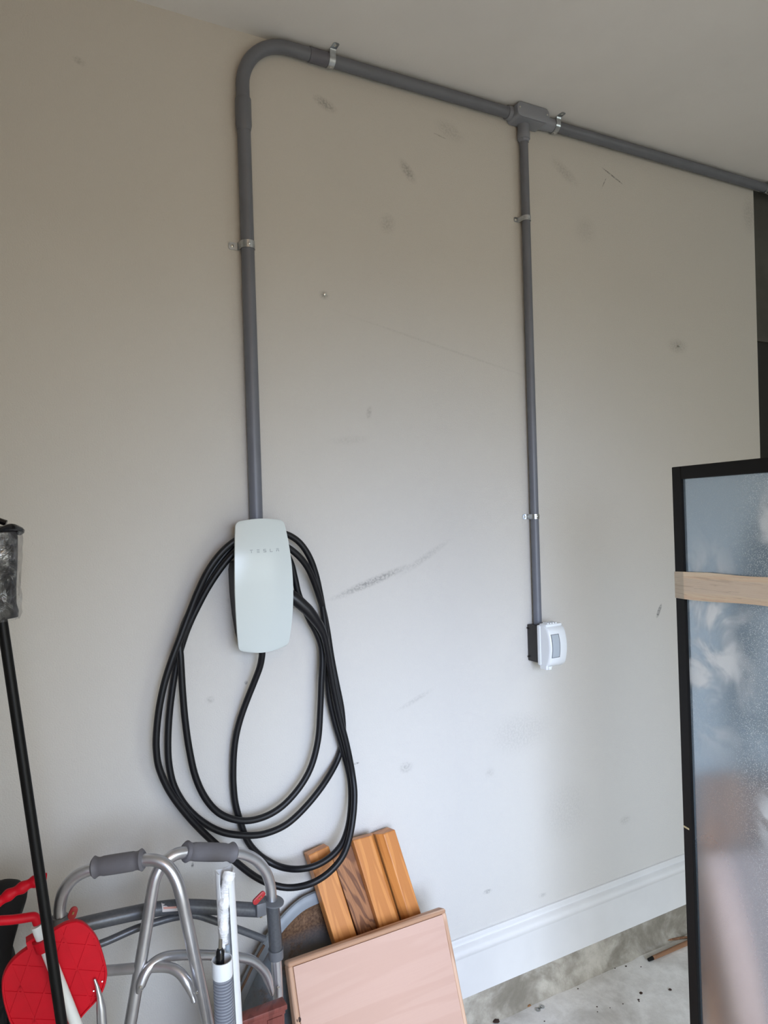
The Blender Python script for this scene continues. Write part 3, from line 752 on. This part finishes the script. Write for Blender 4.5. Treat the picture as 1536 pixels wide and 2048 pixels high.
# left side frame (nearer): front leg, arch, rear leg
fA = P3([(120.4, 1840, .205), (120, 1815, .205), (127, 1784, .208), (146, 1758, .213), (170, 1743, .22), (192, 1737, .226)])
fA_low = down(fA[1], fA[0])
gA = P3([(192, 1737, .226), (238, 1727, .25), (283, 1720, .27)])
rA = P3([(283, 1720, .27), (312, 1721, .285), (335, 1733, .298), (351, 1757, .308), (362, 1790, .315), (373, 1840, .318), (388, 1910, .325), (409, 2010, .331), (417, 2048, .332)])
rA_low = down(rA[-2], rA[-1])
fr1 = MB().tube(spline([fA_low, fA_low.lerp(fA[0], 0.9)] + fA[:], 6), RT).build('side_frame', M['alu'], wk)
MB().tube(spline(gA, 4), RT).build('grip_core', M['alu'], wk)
MB().tube(spline(rA + [rA[-1].lerp(rA_low, 0.1), rA_low], 8), RT).build('rear_leg', M['alu'], wk)
leg_tip(fA_low + Vector((0, 0, 0.03 - 0.03)), Vector((0, 0, -1)) ); leg_tip(rA_low, (rA_low - rA[-1]).normalized())
def grip(a, b):
    n = 24; pts, rr = [], []
    for i in range(n + 1):
        t = i / n; pts.append(a.lerp(b, t))
        r = 0.0192 - 0.0022 * math.cos((t - 0.5) * math.pi * 1.2) * 0 + 0.0010 * math.sin(t * math.pi)
        e = min(t, 1 - t)
        if e < 0.09: r += 0.0038 * (1 - abs(e - 0.045) / 0.045) if e > 0.0 else -0.001
        elif e < 0.2: r -= 0.0012 * math.sin((e - 0.09) / 0.11 * math.pi)
        rr.append(r)
    MB().tube(pts, rr, 20).build('hand_grip', M['grip'], wk)
a0, a1 = at(186, 1735, -.222), at(288, 1719, -.272)
grip(a0, a1)
# right side frame (behind)
fB = P3([(556, 1990, .205), (551, 1900, .205), (546, 1830, .205), (543, 1795, .205), (540, 1768, .205), (530, 1741, .208), (512, 1720, .213), (490, 1709, .22), (466, 1705, .226)])
fB_low = down(fB[1], fB[0])
gB = P3([(466, 1705, .226), (418, 1704, .245), (372, 1704, .262)])
rB = P3([(372, 1704, .262), (348, 1710, .266), (326, 1728, .27), (312, 1752, .272), (305, 1780, .272), (294, 1850, .272), (279, 1940, .275), (262, 2040, .28)])
rB_low = down(rB[-2], rB[-1])
MB().tube(spline([fB_low, fB_low.lerp(fB[0], 0.8)] + fB, 8), RT).build('side_frame', M['alu'], wk)
MB().tube(spline(gB, 4), RT).build('grip_core', M['alu'], wk)
MB().tube(spline(rB + [rB[-1].lerp(rB_low, 0.1), rB_low], 8), RT).build('rear_leg', M['alu'], wk)
leg_tip(fB_low, Vector((0, 0, -1))); leg_tip(rB_low, (rB_low - rB[-1]).normalized())
grip(at(369, 1703, -.262), at(468, 1705, -.226))
# lower braces of the two sides, ends flattened on the legs
brA = P3([(150, 1944, .215), (215, 1941, .24), (280, 1936, .275), (330, 1934, .30), (356, 1943, .318), (374, 1965, .335), (386, 1995, .345), (389, 2006, .348)])
MB().tube(spline(brA, 6), [0.0108] * 31 + [0.0098, 0.009, 0.008, 0.007, 0.006, 0.006, 0.006, 0.006, 0.006, 0.006, 0.005, 0.004]).build('brace_tube', M['alu'], wk)
brB = P3([(277, 1986, .292), (281, 1970, .292), (296, 1938, .288), (322, 1917, .28), (360, 1910, .27), (420, 1910, .25), (475, 1914, .235), (506, 1922, .228), (530, 1946, .224), (542, 1978, .223), (544, 1990, .223)])
nB = len(spline(brB, 6))
MB().tube(spline(brB, 6), [0.005, 0.006, 0.0065, 0.007, 0.008, 0.009] + [0.0108] * (nB - 16) + [0.010, 0.009, 0.008, 0.0075, 0.007, 0.0065, 0.006, 0.0055, 0.005, 0.004]).build('brace_tube', M['alu'], wk)
for px, py, d in ((393, 1985, .345), (283, 1978, .295), (556, 1975, .222), (281, 1973, .30)):
    MB().lathe([(0.0035, 0), (0.0035, 0.002), (0.002, 0.0035)], at(px, py, -d), (0, -1, 0), 10).build('rivet', M['screw'], wk)
# dark front crossbar and lower stay
xb_ = P3([(125, 1860, .205), (180, 1846, .205), (260, 1828, .205), (320, 1817, .205), (370, 1813, .205), (430, 1815, .205), (515, 1820, .205)])
MB().tube(spline(xb_, 6), 0.0158).build('crossbar', M['dark_tube'], wk)
ls = P3([(140, 1905, .202), (205, 1886, .202), (270, 1858, .202), (320, 1842, .202), (352, 1834, .202), (390, 1830, .202), (430, 1842, .202), (475, 1858, .202), (528, 1878, .202)])
MB().tube(spline(ls, 6), 0.0082, 12).build('lower_stay', M['dark_tube'], wk)
# stickers on the crossbar
stk = MB()
sa = at(322, 1815, -.2225); sb = at(353, 1812, -.2225)
dv = (sb - sa); up = Vector((0, 0, 1))
def sticker(a, b, z0, z1, r, yc):
    rg = []
    for t in (0, 0.5, 1):
        p = a.lerp(b, t); rg.append([Vector((p.x, yc - r * math.cos(x), p.z + r * math.sin(x))) for x in [z0 + (z1 - z0) * k / 5 for k in range(6)]])
    return MB().loft(rg, caps=False, closed=False)
cs = at(322, 1817, -.205); ce = at(353, 1815, -.205)
sticker(cs, ce, 0.0, 1.25, 0.0163, -.205).build('sticker', M['sticker'], wk)
sticker(cs.lerp(ce, .08), cs.lerp(ce, .92), 0.35, 0.62, 0.0166, -.205).build('sticker_print', M['sticker_red'], wk)
# sleeve, collar, clamp bracket and levers
sl0, sl1 = at(545, 1807, -.205), at(552, 1900, -.205)
MB().tube([sl0, sl1], 0.0160).build('sleeve', M['dark_tube'], wk)
MB().tube([at(551.5, 1897, -.205), at(552.5, 1916, -.205)], [0.0185, 0.0178], 20).build('collar', M['grey_plastic'], wk)
fl = at(545, 1803, -.21)
MB().lathe([(0.026, -0.0025), (0.0275, -0.0015), (0.0275, 0.0015), (0.026, 0.0025)], fl, (0.15, -0.1, 1), 28).build('flange', M['grey_plastic'], wk)
bx = at(523, 1812, -.222)
MB().box((bx.x - 0.014, bx.y - 0.008, bx.z - 0.022), (bx.x + 0.010, bx.y + 0.022, bx.z + 0.010)).bevel(0.003, 2).build('clamp_block', M['grey_plastic'], wk)
MB().lathe([(0.0035, 0), (0.0035, 0.007), (0.002, 0.008)], (bx.x - 0.001, bx.y + 0.004, bx.z - 0.021), (0, 0, -1), 10).build('bolt', M['brass'], wk)
def lever(pa, pb, d, w):
    a, b = at(*pa, -d), at(*pb, -d); dr = (b - a).normalized(); nr = Vector((-dr.z, 0, dr.x))
    m = MB(); pts = []
    for k in range(9): an = math.pi / 2 + math.pi * k / 8; pts.append(a + dr * w * math.cos(an) + nr * w * math.sin(an))
    for k in range(9): an = -math.pi / 2 + math.pi * k / 8; pts.append(b + dr * w * 0.9 * math.cos(an) + nr * w * 0.9 * math.sin(an))
    m.prism(pts, (0, 0.006, 0)).bevel(0.0012, 2)
    lv = m.build('release_lever', M['red_lever'], wk)
    lab(lv, 'red release lever')
    for t in (0.45, 0.7):
        MB().lathe([(0.0022, 0), (0.0016, 0.001)], a.lerp(b, t) + Vector((0, -0.0002, 0)), (0, -1, 0), 8).build('hole_eyelet', M['brass'], lv)
lever((512, 1804), (526, 1789), .238, 0.0072)
lever((144, 1832), (148, 1822), .236, 0.0085)
MB().tube([at(120, 1848, -.205), at(119, 1832, -.205)], [0.0175, 0.0165]).build('collar', M['grey_plastic'], wk)

# ------------------------------------------------------------------ white tube with crumpled film, and grey hose
YT = -0.387
t_top = at(449, 1741, YT); t_bot = at(466, 2048, YT); dt = (t_bot - t_top); t_low = t_top + dt * (t_top.z / -dt.z)
wt = thing('white_tube', t_low, 'white plastic tube with a slit and crumpled white film, in front of the walker', 'tube')
rt = 0.0195; seg = 28
A = dt.normalized(); ex = Vector((1, 0, 0)); ex = (ex - A * ex.dot(A)).normalized(); ey = A.cross(ex)
if ey.y < 0: ey = -ey                                      # ey points to the wall
a_open0, a_open1 = math.radians(-118), math.radians(-62)
a_list = [a_open1 + (2 * math.pi - (a_open1 - a_open0)) * k / seg for k in range(seg + 1)]
# shift the slit a little to the left as in the photo
a_list = [a - math.radians(22) for a in a_list]
rings = []
for c0, cut in ((t_top, True), (t_top - Vector((0, 0, .3)), False), (t_low, False)):
    c = t_top + dt * ((t_top.z - c0.z) / -dt.z)
    o_ = [c + ex * rt * math.cos(a) + ey * rt * math.sin(a) - (A * 0.008 * math.cos(a * 2) * 0.5 if cut else Vector()) for a in a_list]
    i_ = [c + ex * (rt - .002) * math.cos(a) + ey * (rt - .002) * math.sin(a) - (A * 0.008 * math.cos(a * 2) * 0.5 if cut else Vector()) for a in reversed(a_list)]
    rings.append(o_ + i_)
MB().loft(rings).build('sleeve', M['white_tube'], wt)
lp, lr = [], []
for k in range(34):
    t = k / 33; y = 1744 + 152 * t
    x = 459 - 10 * math.sin(min(1, t * 2.0) * math.pi / 2) - 2 * t
    lp.append(at(x, y, -(.394 + 0.003 * math.sin(k * 0.6)))); lr.append(0.0125 - 0.0035 * t + 0.0008 * math.sin(k * 1.1))
ln = MB().tube(spline(lp, 3), [lr[min(33, i // 3)] for i in range(len(spline(lp, 3)))], 16)
for v in ln.bm.verts: v.co += Vector((random.uniform(-1, 1), random.uniform(-1, 1), random.uniform(-1, 1))) * 0.0007
ln.build('crumpled_film', M['liner'], wt)
lab(MB().box(*[tuple(Vector(p)) for p in (at(453, 1923, -.409) - Vector((0, 0, .02)), at(459.5, 1889, -.409) + Vector((0, .002, 0)))]).bevel(0.001, 1).build('tab', M['blue_tab'], wt), 'small blue-grey tab on the front')
YH = -0.434
h_top = at(444, 1918, YH); h_bot = at(449, 2048, YH); dh = h_bot - h_top; h_low = h_top + dh * (h_top.z / -dh.z)
AH = dh.normalized(); LH = (h_low - h_top).length
hz = thing('corrugated_hose', h_low, 'grey corrugated hose with a white cuff, standing upright in front of the white tube', 'hose')
rc = 0.0205; zcf = (at(446, 1952, YH) - h_top).length
MB().lathe([(rc - 0.002, 0.03), (rc - 0.002, 0), (rc, 0), (rc, zcf - 0.003), (rc - 0.001, zcf), (rc - 0.004, zcf)], h_top, AH, 32, caps=False).build('cuff', M['white_plastic'], hz)
pf = [(rc - 0.004, zcf - 0.01)]
step = 0.0062; z = zcf
while z < LH - step:
    pf += [(rc - 0.0052, z), (rc - 0.0012, z + step * 0.25), (rc - 0.0012, z + step * 0.6), (rc - 0.0052, z + step * 0.85)]; z += step
MB().lathe(pf, h_top, AH, 28).build('hose', M['hose'], hz)
rd = thing('metal_rod', at(441, 1905, YH) - Vector((0, 0, .03)), 'short black and silver rod poking out of the white hose cuff', 'rod')
MB().tube([at(440, 1935, YH), at(440.5, 1903, YH), at(440, 1898, YH)], [0.0085, 0.0085, 0.006], 14).build('rod_cap', M['gloss_black'], rd)
MB().tube([at(440.5, 1902, YH), at(441, 1880, -.418)], 0.0042, 12).build('shaft', M['screw'], rd)

# ------------------------------------------------------------------ black bag in the corner
bg = [(-70, 1900), (-60, 1810), (-30, 1775), (0, 1768), (12, 1765), (30, 1764), (43, 1767), (55, 1777), (52, 1795), (44, 1815), (40, 1835), (33, 1857), (22, 1880), (30, 1905), (34, 1930), (36, 1960), (36, 2000), (36, 2060), (34, 2200), (28, 2330), (-20, 2390), (-70, 2300), (-74, 2100)]
YG = -0.20
gp = [at(x, y, YG) for x, y in bg]
lowz = min(p.z for p in gp); hi = max(p.z for p in gp)
gp = [Vector((max(p.x, XL + 0.02), p.y, hi - (hi - p.z) * (hi - 0.002) / (hi - lowz))) if p.z < 0.4 else p for p in gp]
gc = sum(gp, Vector()) / len(gp)
gsp = spline(gp + [gp[0]], 4)[:-1]
rings = []
for k, d in ((0.06, 0.06), (0.35, 0.057), (0.65, 0.046), (0.86, 0.03), (0.97, 0.013), (1.0, 0.0), (0.97, -0.013), (0.86, -0.03), (0.65, -0.046), (0.35, -0.057), (0.06, -0.06)):
    rings.append([Vector((gc.x + (p.x - gc.x) * k, YG + d + 0.006 * math.sin(p.z * 60 + k * 4), p.z if False else gc.z + (p.z - gc.z) * (k * 0.25 + 0.75 if k > .5 else k * 1.75))) for p in gsp])
tag(MB().loft(rings).build('black_bag', M['bag'], None, frame=Matrix.Translation((gc.x, YG, 0)), sharp=60), 'black fabric bag slumped in the left corner behind the red handles', 'bag')

# ------------------------------------------------------------------ red seat cane
YS = -0.46
sc = thing('seat_cane', (0.06, YS, 0), 'folding walking-stick seat with red plastic seat plate, red handle and white shaft', 'seat cane')
so = zp([(690, 912), (760, 935), (830, 1000), (888, 1085), (938, 1230), (968, 1360), (962, 1450), (930, 1550), (870, 1640), (790, 1725), (690, 1835), (560, 1930), (400, 1965), (250, 1945), (150, 1900), (95, 1843), (60, 1750), (30, 1640), (15, 1530), (22, 1430), (70, 1320), (150, 1230), (250, 1155), (400, 1055), (500, 985), (600, 930)], 4.518, 0, 1640)
sp_ = [at(x, y, YS) for x, y in so]
sm = MB(); tk = Vector((0, 0.008, 0))
cS = sum(sp_, Vector()) / len(sp_)
ss = spline(sp_ + [sp_[0]], 4)[:-1]
sm.loft([[p + tk for p in ss], ss, [cS + (p - cS) * 0.985 + Vector((0, -0.0025, 0)) for p in ss], [cS + (p - cS) * 0.955 + Vector((0, -0.0025, 0)) for p in ss], [cS + (p - cS) * 0.95 for p in ss]])
# raised pattern lines, clipped to the plate
def clip_line(p0, dr, poly):
    ts = []
    for i in range(len(poly)):
        a, b = poly[i], poly[(i + 1) % len(poly)]
        e = b - a; den = dr.x * e.z - dr.z * e.x
        if abs(den) < 1e-9: continue
        w = a - p0; t = (w.x * e.z - w.z * e.x) / den; s = (w.x * dr.z - w.z * dr.x) / den
        if 0 <= s <= 1: ts.append(t)
    return (min(ts), max(ts)) if len(ts) >= 2 else None
inner = [cS + (p - cS) * 0.95 for p in ss]
def zl2(x, y): return at(x / 4.518, y / 4.518 + 1640, YS)
fam = [((100, 1310), (410, 1335), 0.0),
       ((590, 985), (440, 1235), 0), ((590, 985), (760, 1330), 0)]
def family(p, q, offs, w, hgt):
    a = zl2(*p); b = zl2(*q); dr = (b - a).normalized(); nr = Vector((-dr.z, 0, dr.x))
    for o_ in offs:
        r = clip_line(a + nr * o_, dr, inner)
        if not r: continue
        p1, p2 = a + nr * o_ + dr * r[0], a + nr * o_ + dr * r[1]
        sm.prism([p1 + nr * w, p2 + nr * w, p2 - nr * w, p1 - nr * w], (0, -hgt, 0))
sx = 0.0002
u = (zl2(100, 1310) - zl2(100, 1080)).length
family((100, 1310), (900, 1370), [(-3 + k) * u * 0.98 for k in range(8)], 0.0009, 0.0012)
family((300, 1170), (90, 1760), [(-6 + k) * 0.043 - 0.0 for k in range(12)], 0.0014, 0.0013)
family((100, 1310), (310, 1800), [(-6 + k) * 0.043 for k in range(12)], 0.0014, 0.0013)
seat = sm.build('seat_plate', M['red'], sc, smooth=False)
for px, py in ((187, 1981), (140, 1990), (204, 1962)):
    MB().lathe([(0.0014, 0), (0.0012, 0.004)], at(px, py, YS), (0, -1, 0.3), 8).build('bolt', M['zinc'], seat)
tA, tB = at(82, 1872, YS - 0.016), at(152, 2048, YS - 0.020)
dd_ = tB - tA; tC = tA + dd_ * ((tA.z - 0.02) / -dd_.z)
MB().tube([tA - dd_ * 0.12, tC], 0.0098, 16).build('shaft', M['white_paint'], sc)
MB().lathe([(0.010, 0), (0.014, 0.004), (0.015, 0.03), (0.012, 0.032)], tC + (tA - tC).normalized() * 0.012, (tC - tA).normalized(), 14).build('rubber_tip', M['rubber_tip'], sc)
ca, cb_ = at(82.5, 1876, YS - 0.016), at(91, 1896, YS - 0.0165)
cm = MB().tube([ca, cb_], 0.0155, 18)
pts = [at(52, 1886, YS - 0.012), at(75, 1872, YS - 0.012), at(88, 1896, YS - 0.012), at(56, 1900, YS - 0.012)]
cm.prism(pts, (0, 0.02, 0))
cm.build('collar', M['red'], sc)
hl = zp([(470, 790, .474), (452, 740, .474), (425, 712, .474), (380, 712, .474), (300, 725, .474), (150, 745, .474), (0, 755, .474), (-180, 765, .47), (-280, 740, .468), (-330, 660, .466), (-250, 600, .466), (-120, 560, .466), (0, 510, .466), (120, 430, .466), (240, 365, .466), (360, 300, .466), (450, 262, .466), (540, 235, .466), (575, 232, .466)], 6.24, 0, 1720)
hpt = spline([at(x, y, -d) for x, y, d in hl], 6)
nh = len(hpt); hr = []
for i in range(nh):
    t = i / (nh - 1)
    r = 0.0078
    if t > 0.60: r = 0.0092 + (0.0013 * math.sin(i * 0.75) if t < 0.92 else 0)
    hr.append(r)
MB().tube(hpt, hr, 16).build('handle', M['red'], sc)
lg = [at(189, 1958, YS - 0.006), at(194, 1972, YS - 0.008), at(199, 1992, YS - 0.010), at(202, 2015, YS - 0.012), at(204, 2050, YS - 0.014)]
dl = lg[-1] - lg[-2]; lg.append(lg[-1] + dl * ((lg[-1].z - 0.004) / -dl.z))
MB().tube(lg, [0.0022, 0.0032, 0.0050, 0.0080, 0.0086, 0.0086], 14).build('leg', M['alu'], sc)

# ------------------------------------------------------------------ black pole with wrapped head
b0 = at(4, 1240, -0.49); b1 = at(121, 2030, -0.55)
dpole = b1 - b0; bfl = b0 + dpole * (b0.z / -dpole.z)
up = -dpole.normalized()
bp = thing('long_handled_tool', bfl, 'long black pole leaning in the left corner, its dark head wrapped in clear plastic', 'pole tool')
MB().tube([bfl + up * 0.004, b0 + up * 0.06], [0.0088, 0.0086], 18).build('pole', M['matte_black'], bp)
HK = 0.76
hc = at(-7, 1238, -0.49)
hdv = (at(-22, 1050, -0.485) - hc); hL = hdv.length
MB().lathe([(r * HK, h) for r, h in ((0.020, 0), (0.043, 0.0), (0.045, 0.010), (0.042, 0.022), (0.044, 0.05), (0.050, hL * 0.55), (0.055, hL * 0.85), (0.053, hL * 0.94))], hc, hdv, 28).build('tool_head', M['black_plastic'], bp)
tor = []
ah = hdv.normalized(); ux = ah.orthogonal().normalized(); uy = ah.cross(ux)
rimc = hc + ah * hL * 0.93
rp = [rimc + (ux * math.cos(a) + uy * math.sin(a)) * HK * (0.060 + 0.002 * math.sin(a * 5)) + ah * 0.004 * math.sin(a * 3) for a in [2 * math.pi * k / 40 for k in range(41)]]
MB().tube(rp, [0.0055 + 0.0012 * math.sin(k * 1.1) for k in range(41)], 8, caps=False).build('head_rim', M['gloss_black'], bp)
fm = MB(); rings = []
for j in range(15):
    t = j / 14; r = (0.047 + 0.016 * t) if j else 0.042
    rings.append([hc + ah * (hL * 0.93 * t - 0.004) + (ux * math.cos(a) + uy * math.sin(a)) * HK * (r + 0.0028 * math.sin(a * 7 + t * 9) + 0.0015 * math.sin(a * 13 - t * 20)) for a in [2 * math.pi * k / 48 for k in range(48)]])
fm.loft(rings, caps=False).build('plastic_wrap', M['film'], bp)
kn = rimc + ah * 0.012
MB().tube(spline([kn + ux * 0.015 - uy * 0.022, kn + ah * 0.010, kn - ux * 0.022 + uy * 0.015 + ah * 0.004, rimc - ux * 0.038], 6), 0.005, 8).build('tied_bag_neck', M['gloss_black'], bp)

# ------------------------------------------------------------------ dusty mirror in black frame
P0 = CAM + ray(1333, 935.5) * 1.69
dh_ = Vector((-0.060, -0.327, 0)).normalized()
nm_ = Vector((dh_.y, -dh_.x, 0)).normalized()              # towards the left of the room
if nm_.dot(CAM - P0) < 0: nm_ = -nm_
mp = lambda x, y: on(x, y, P0, nm_)
e1 = (mp(1536, 916.8) - P0).normalized()
pb = mp(1377, 2048); e2 = (pb - P0).normalized()
LM = (P0.z - 0.003) / -e2.z; WM_ = 0.62
e1 = (dh_ - Vector((0, 0, dh_.dot(e2) / e2.z if False else 0))).normalized()
org = P0 + e2 * LM
mi = thing('framed_mirror', org + dh_ * WM_ / 2, 'tall dusty mirror in a black frame with a band of tan tape across it', 'mirror')
Zm = -e2
Fm = Matrix((nm_, dh_, Zm)).transposed().to_4x4(); Fm.translation = org   # local x = towards viewer side, y = along width, z = up
def mbox(y0, y1, z0, z1, x0, x1, name, mat, parent=mi, bev=0.0015):
    m = MB().box((x0, y0, z0), (x1, y1, z1))
    if bev: m.bevel(bev, 1)
    m.bm.transform(Fm); return m.build(name, mat, parent, frame=Fm, smooth=False)
FB = 0.030
mbox(0, FB, 0, LM, -0.022, 0.0, 'frame_stile', M['mirror_frame']); mbox(WM_ - FB, WM_, 0, LM, -0.022, 0.0, 'frame_stile', M['mirror_frame'])
mbox(FB, WM_ - FB, LM - FB, LM, -0.022, 0.0, 'frame_rail', M['mirror_frame']); mbox(FB, WM_ - FB, 0.0, FB, -0.022, 0.0, 'frame_rail', M['mirror_frame'])
mbox(FB - 0.002, WM_ - FB + 0.002, FB - 0.002, LM - FB + 0.002, -0.014, -0.007, 'mirror_glass', M['mirror'], bev=0)
# tape
Fi = Fm.inverted()
lt_ = [Fi @ mp(*q) for q in ((1341, 1142.5), (1536, 1155), (1344, 1194), (1536, 1217))]
zc0 = (lt_[0].z + lt_[2].z) / 2 - (lt_[0].y * (lt_[1].z - lt_[0].z) / (lt_[1].y - lt_[0].y))
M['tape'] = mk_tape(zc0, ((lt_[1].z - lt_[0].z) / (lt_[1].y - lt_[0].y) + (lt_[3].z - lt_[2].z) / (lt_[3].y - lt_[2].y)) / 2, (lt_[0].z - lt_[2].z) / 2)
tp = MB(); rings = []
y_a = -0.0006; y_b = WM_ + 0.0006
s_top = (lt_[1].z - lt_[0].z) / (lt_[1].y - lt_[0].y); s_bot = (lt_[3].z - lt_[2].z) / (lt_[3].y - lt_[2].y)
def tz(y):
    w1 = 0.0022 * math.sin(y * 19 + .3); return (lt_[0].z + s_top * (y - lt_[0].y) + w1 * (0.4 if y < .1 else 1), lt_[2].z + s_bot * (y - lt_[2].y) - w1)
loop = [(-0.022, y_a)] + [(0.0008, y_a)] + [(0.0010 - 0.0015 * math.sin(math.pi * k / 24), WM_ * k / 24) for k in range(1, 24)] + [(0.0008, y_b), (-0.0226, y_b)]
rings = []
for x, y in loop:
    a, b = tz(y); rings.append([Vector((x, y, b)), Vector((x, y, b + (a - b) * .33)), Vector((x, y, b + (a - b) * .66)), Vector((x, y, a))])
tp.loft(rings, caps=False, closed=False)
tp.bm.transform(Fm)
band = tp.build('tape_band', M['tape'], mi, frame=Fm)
zc_ = (Fi @ mp(1368, 1653)).z
lab(mbox(0.002, 0.020, zc_ - 0.002, zc_ + 0.002, -0.002, 0.0006, 'chip_mark', plain('bare_wood_chip', lin(214, 200, 160), 0.7), bev=0), 'pale chip in the black frame')

# ------------------------------------------------------------------ small things on the floor
def fl_at(x, y, z=0.0):
    d = ray(x, y); return CAM + d * ((z - CAM.z) / d.z)
s0, s1 = fl_at(1303, 1917, 0.008), fl_at(1376, 1885, 0.008); s2 = s0 + (s1 - s0) * 1.6
Fs = frame_at(s0, Vector((0, 0, 1)), s2 - s0)
st = thing('wooden_stick', s0 - Vector((0, 0, .008)), 'brown wooden stick with a black tip lying on the concrete by the mirror', 'stick')
MB().tube([s0 + (s2 - s0) * 0.02, s2], [0.007, 0.009], 10).build('shaft', M['stick'], st, frame=Fs)
MB().tube([s0 - (s2 - s0) * 0.05, s0 + (s2 - s0) * 0.02], [0.0055, 0.007], 10).build('black_tip', M['matte_black'], st)
tw = [fl_at(x, y, 0.004) for x, y in ((1308, 1892), (1330, 1883), (1350, 1878), (1372, 1875), (1400, 1874))]
tag(MB().tube(spline(tw, 5), 0.0042, 8).build('twig', M['stick'], None, frame=Matrix.Translation(tw[0])), 'thin curved twig on the floor between the concrete curb and the stick', 'twig')
wc = fl_at(1080, 2017)
ws = MB()
for k in range(2):
    c = wc + Vector((0.010 * (k * 2 - 1), 0.002 * (k * 2 - 1), 0.0004))
    ws.lathe([(0.0035, 0), (0.0088, 0), (0.0088, 0.0016), (0.0035, 0.0016), (0.0035, 0)], c, (0, 0, 1), 18, caps=False)
ws.box((wc.x - 0.006, wc.y - 0.0045, 0.0004), (wc.x + 0.006, wc.y + 0.0045, 0.002))
tag(ws.build('metal_link', M['zinc'], None, frame=Matrix.Translation(wc)), 'small two-hole grey metal link lying on the concrete floor', 'metal piece')
def lump(name, px, py, r, mat, label, cat, flat=0.5, group=None):
    c = fl_at(px, py); m = MB()
    bmesh.ops.create_icosphere(m.bm, subdivisions=2, radius=r)
    for v in m.bm.verts:
        v.co *= 1 + random.uniform(-.25, .25); v.co.z = v.co.z * flat + r * flat * .8; v.co.x *= 1.3
        v.co += c
    return tag(m.build(name, mat, None, frame=Matrix.Translation(c)), label, cat, group)
lump('pebble', 1058, 2012, 0.006, M['pebble'], 'brown crumb beside the two-hole metal link', 'debris')
lump('leaf_scrap', 992, 2044, 0.009, M['leaf'], 'dark dried leaf scrap on the floor next to the pink panel', 'debris', 0.4)
for px, py, r in ((1282, 1987, .0045), (1277, 2000, .003), (1278, 2003, .002), (1252, 1933, .0028), (1230, 1937, .002), (1156, 1978, .0024), (1194, 2014, .0022), (1340, 1980, .0045), (1195, 2024, .0018), (1246, 2008, .0018), (1089, 2043, .002), (1282, 1934, .002), (1220, 2016, .0016)):
    lump('dirt_crumb', px, py, r, M['leaf'], 'tiny dark dirt crumb scattered on the bare concrete floor', 'debris', 0.5, 'dirt crumbs on the floor')
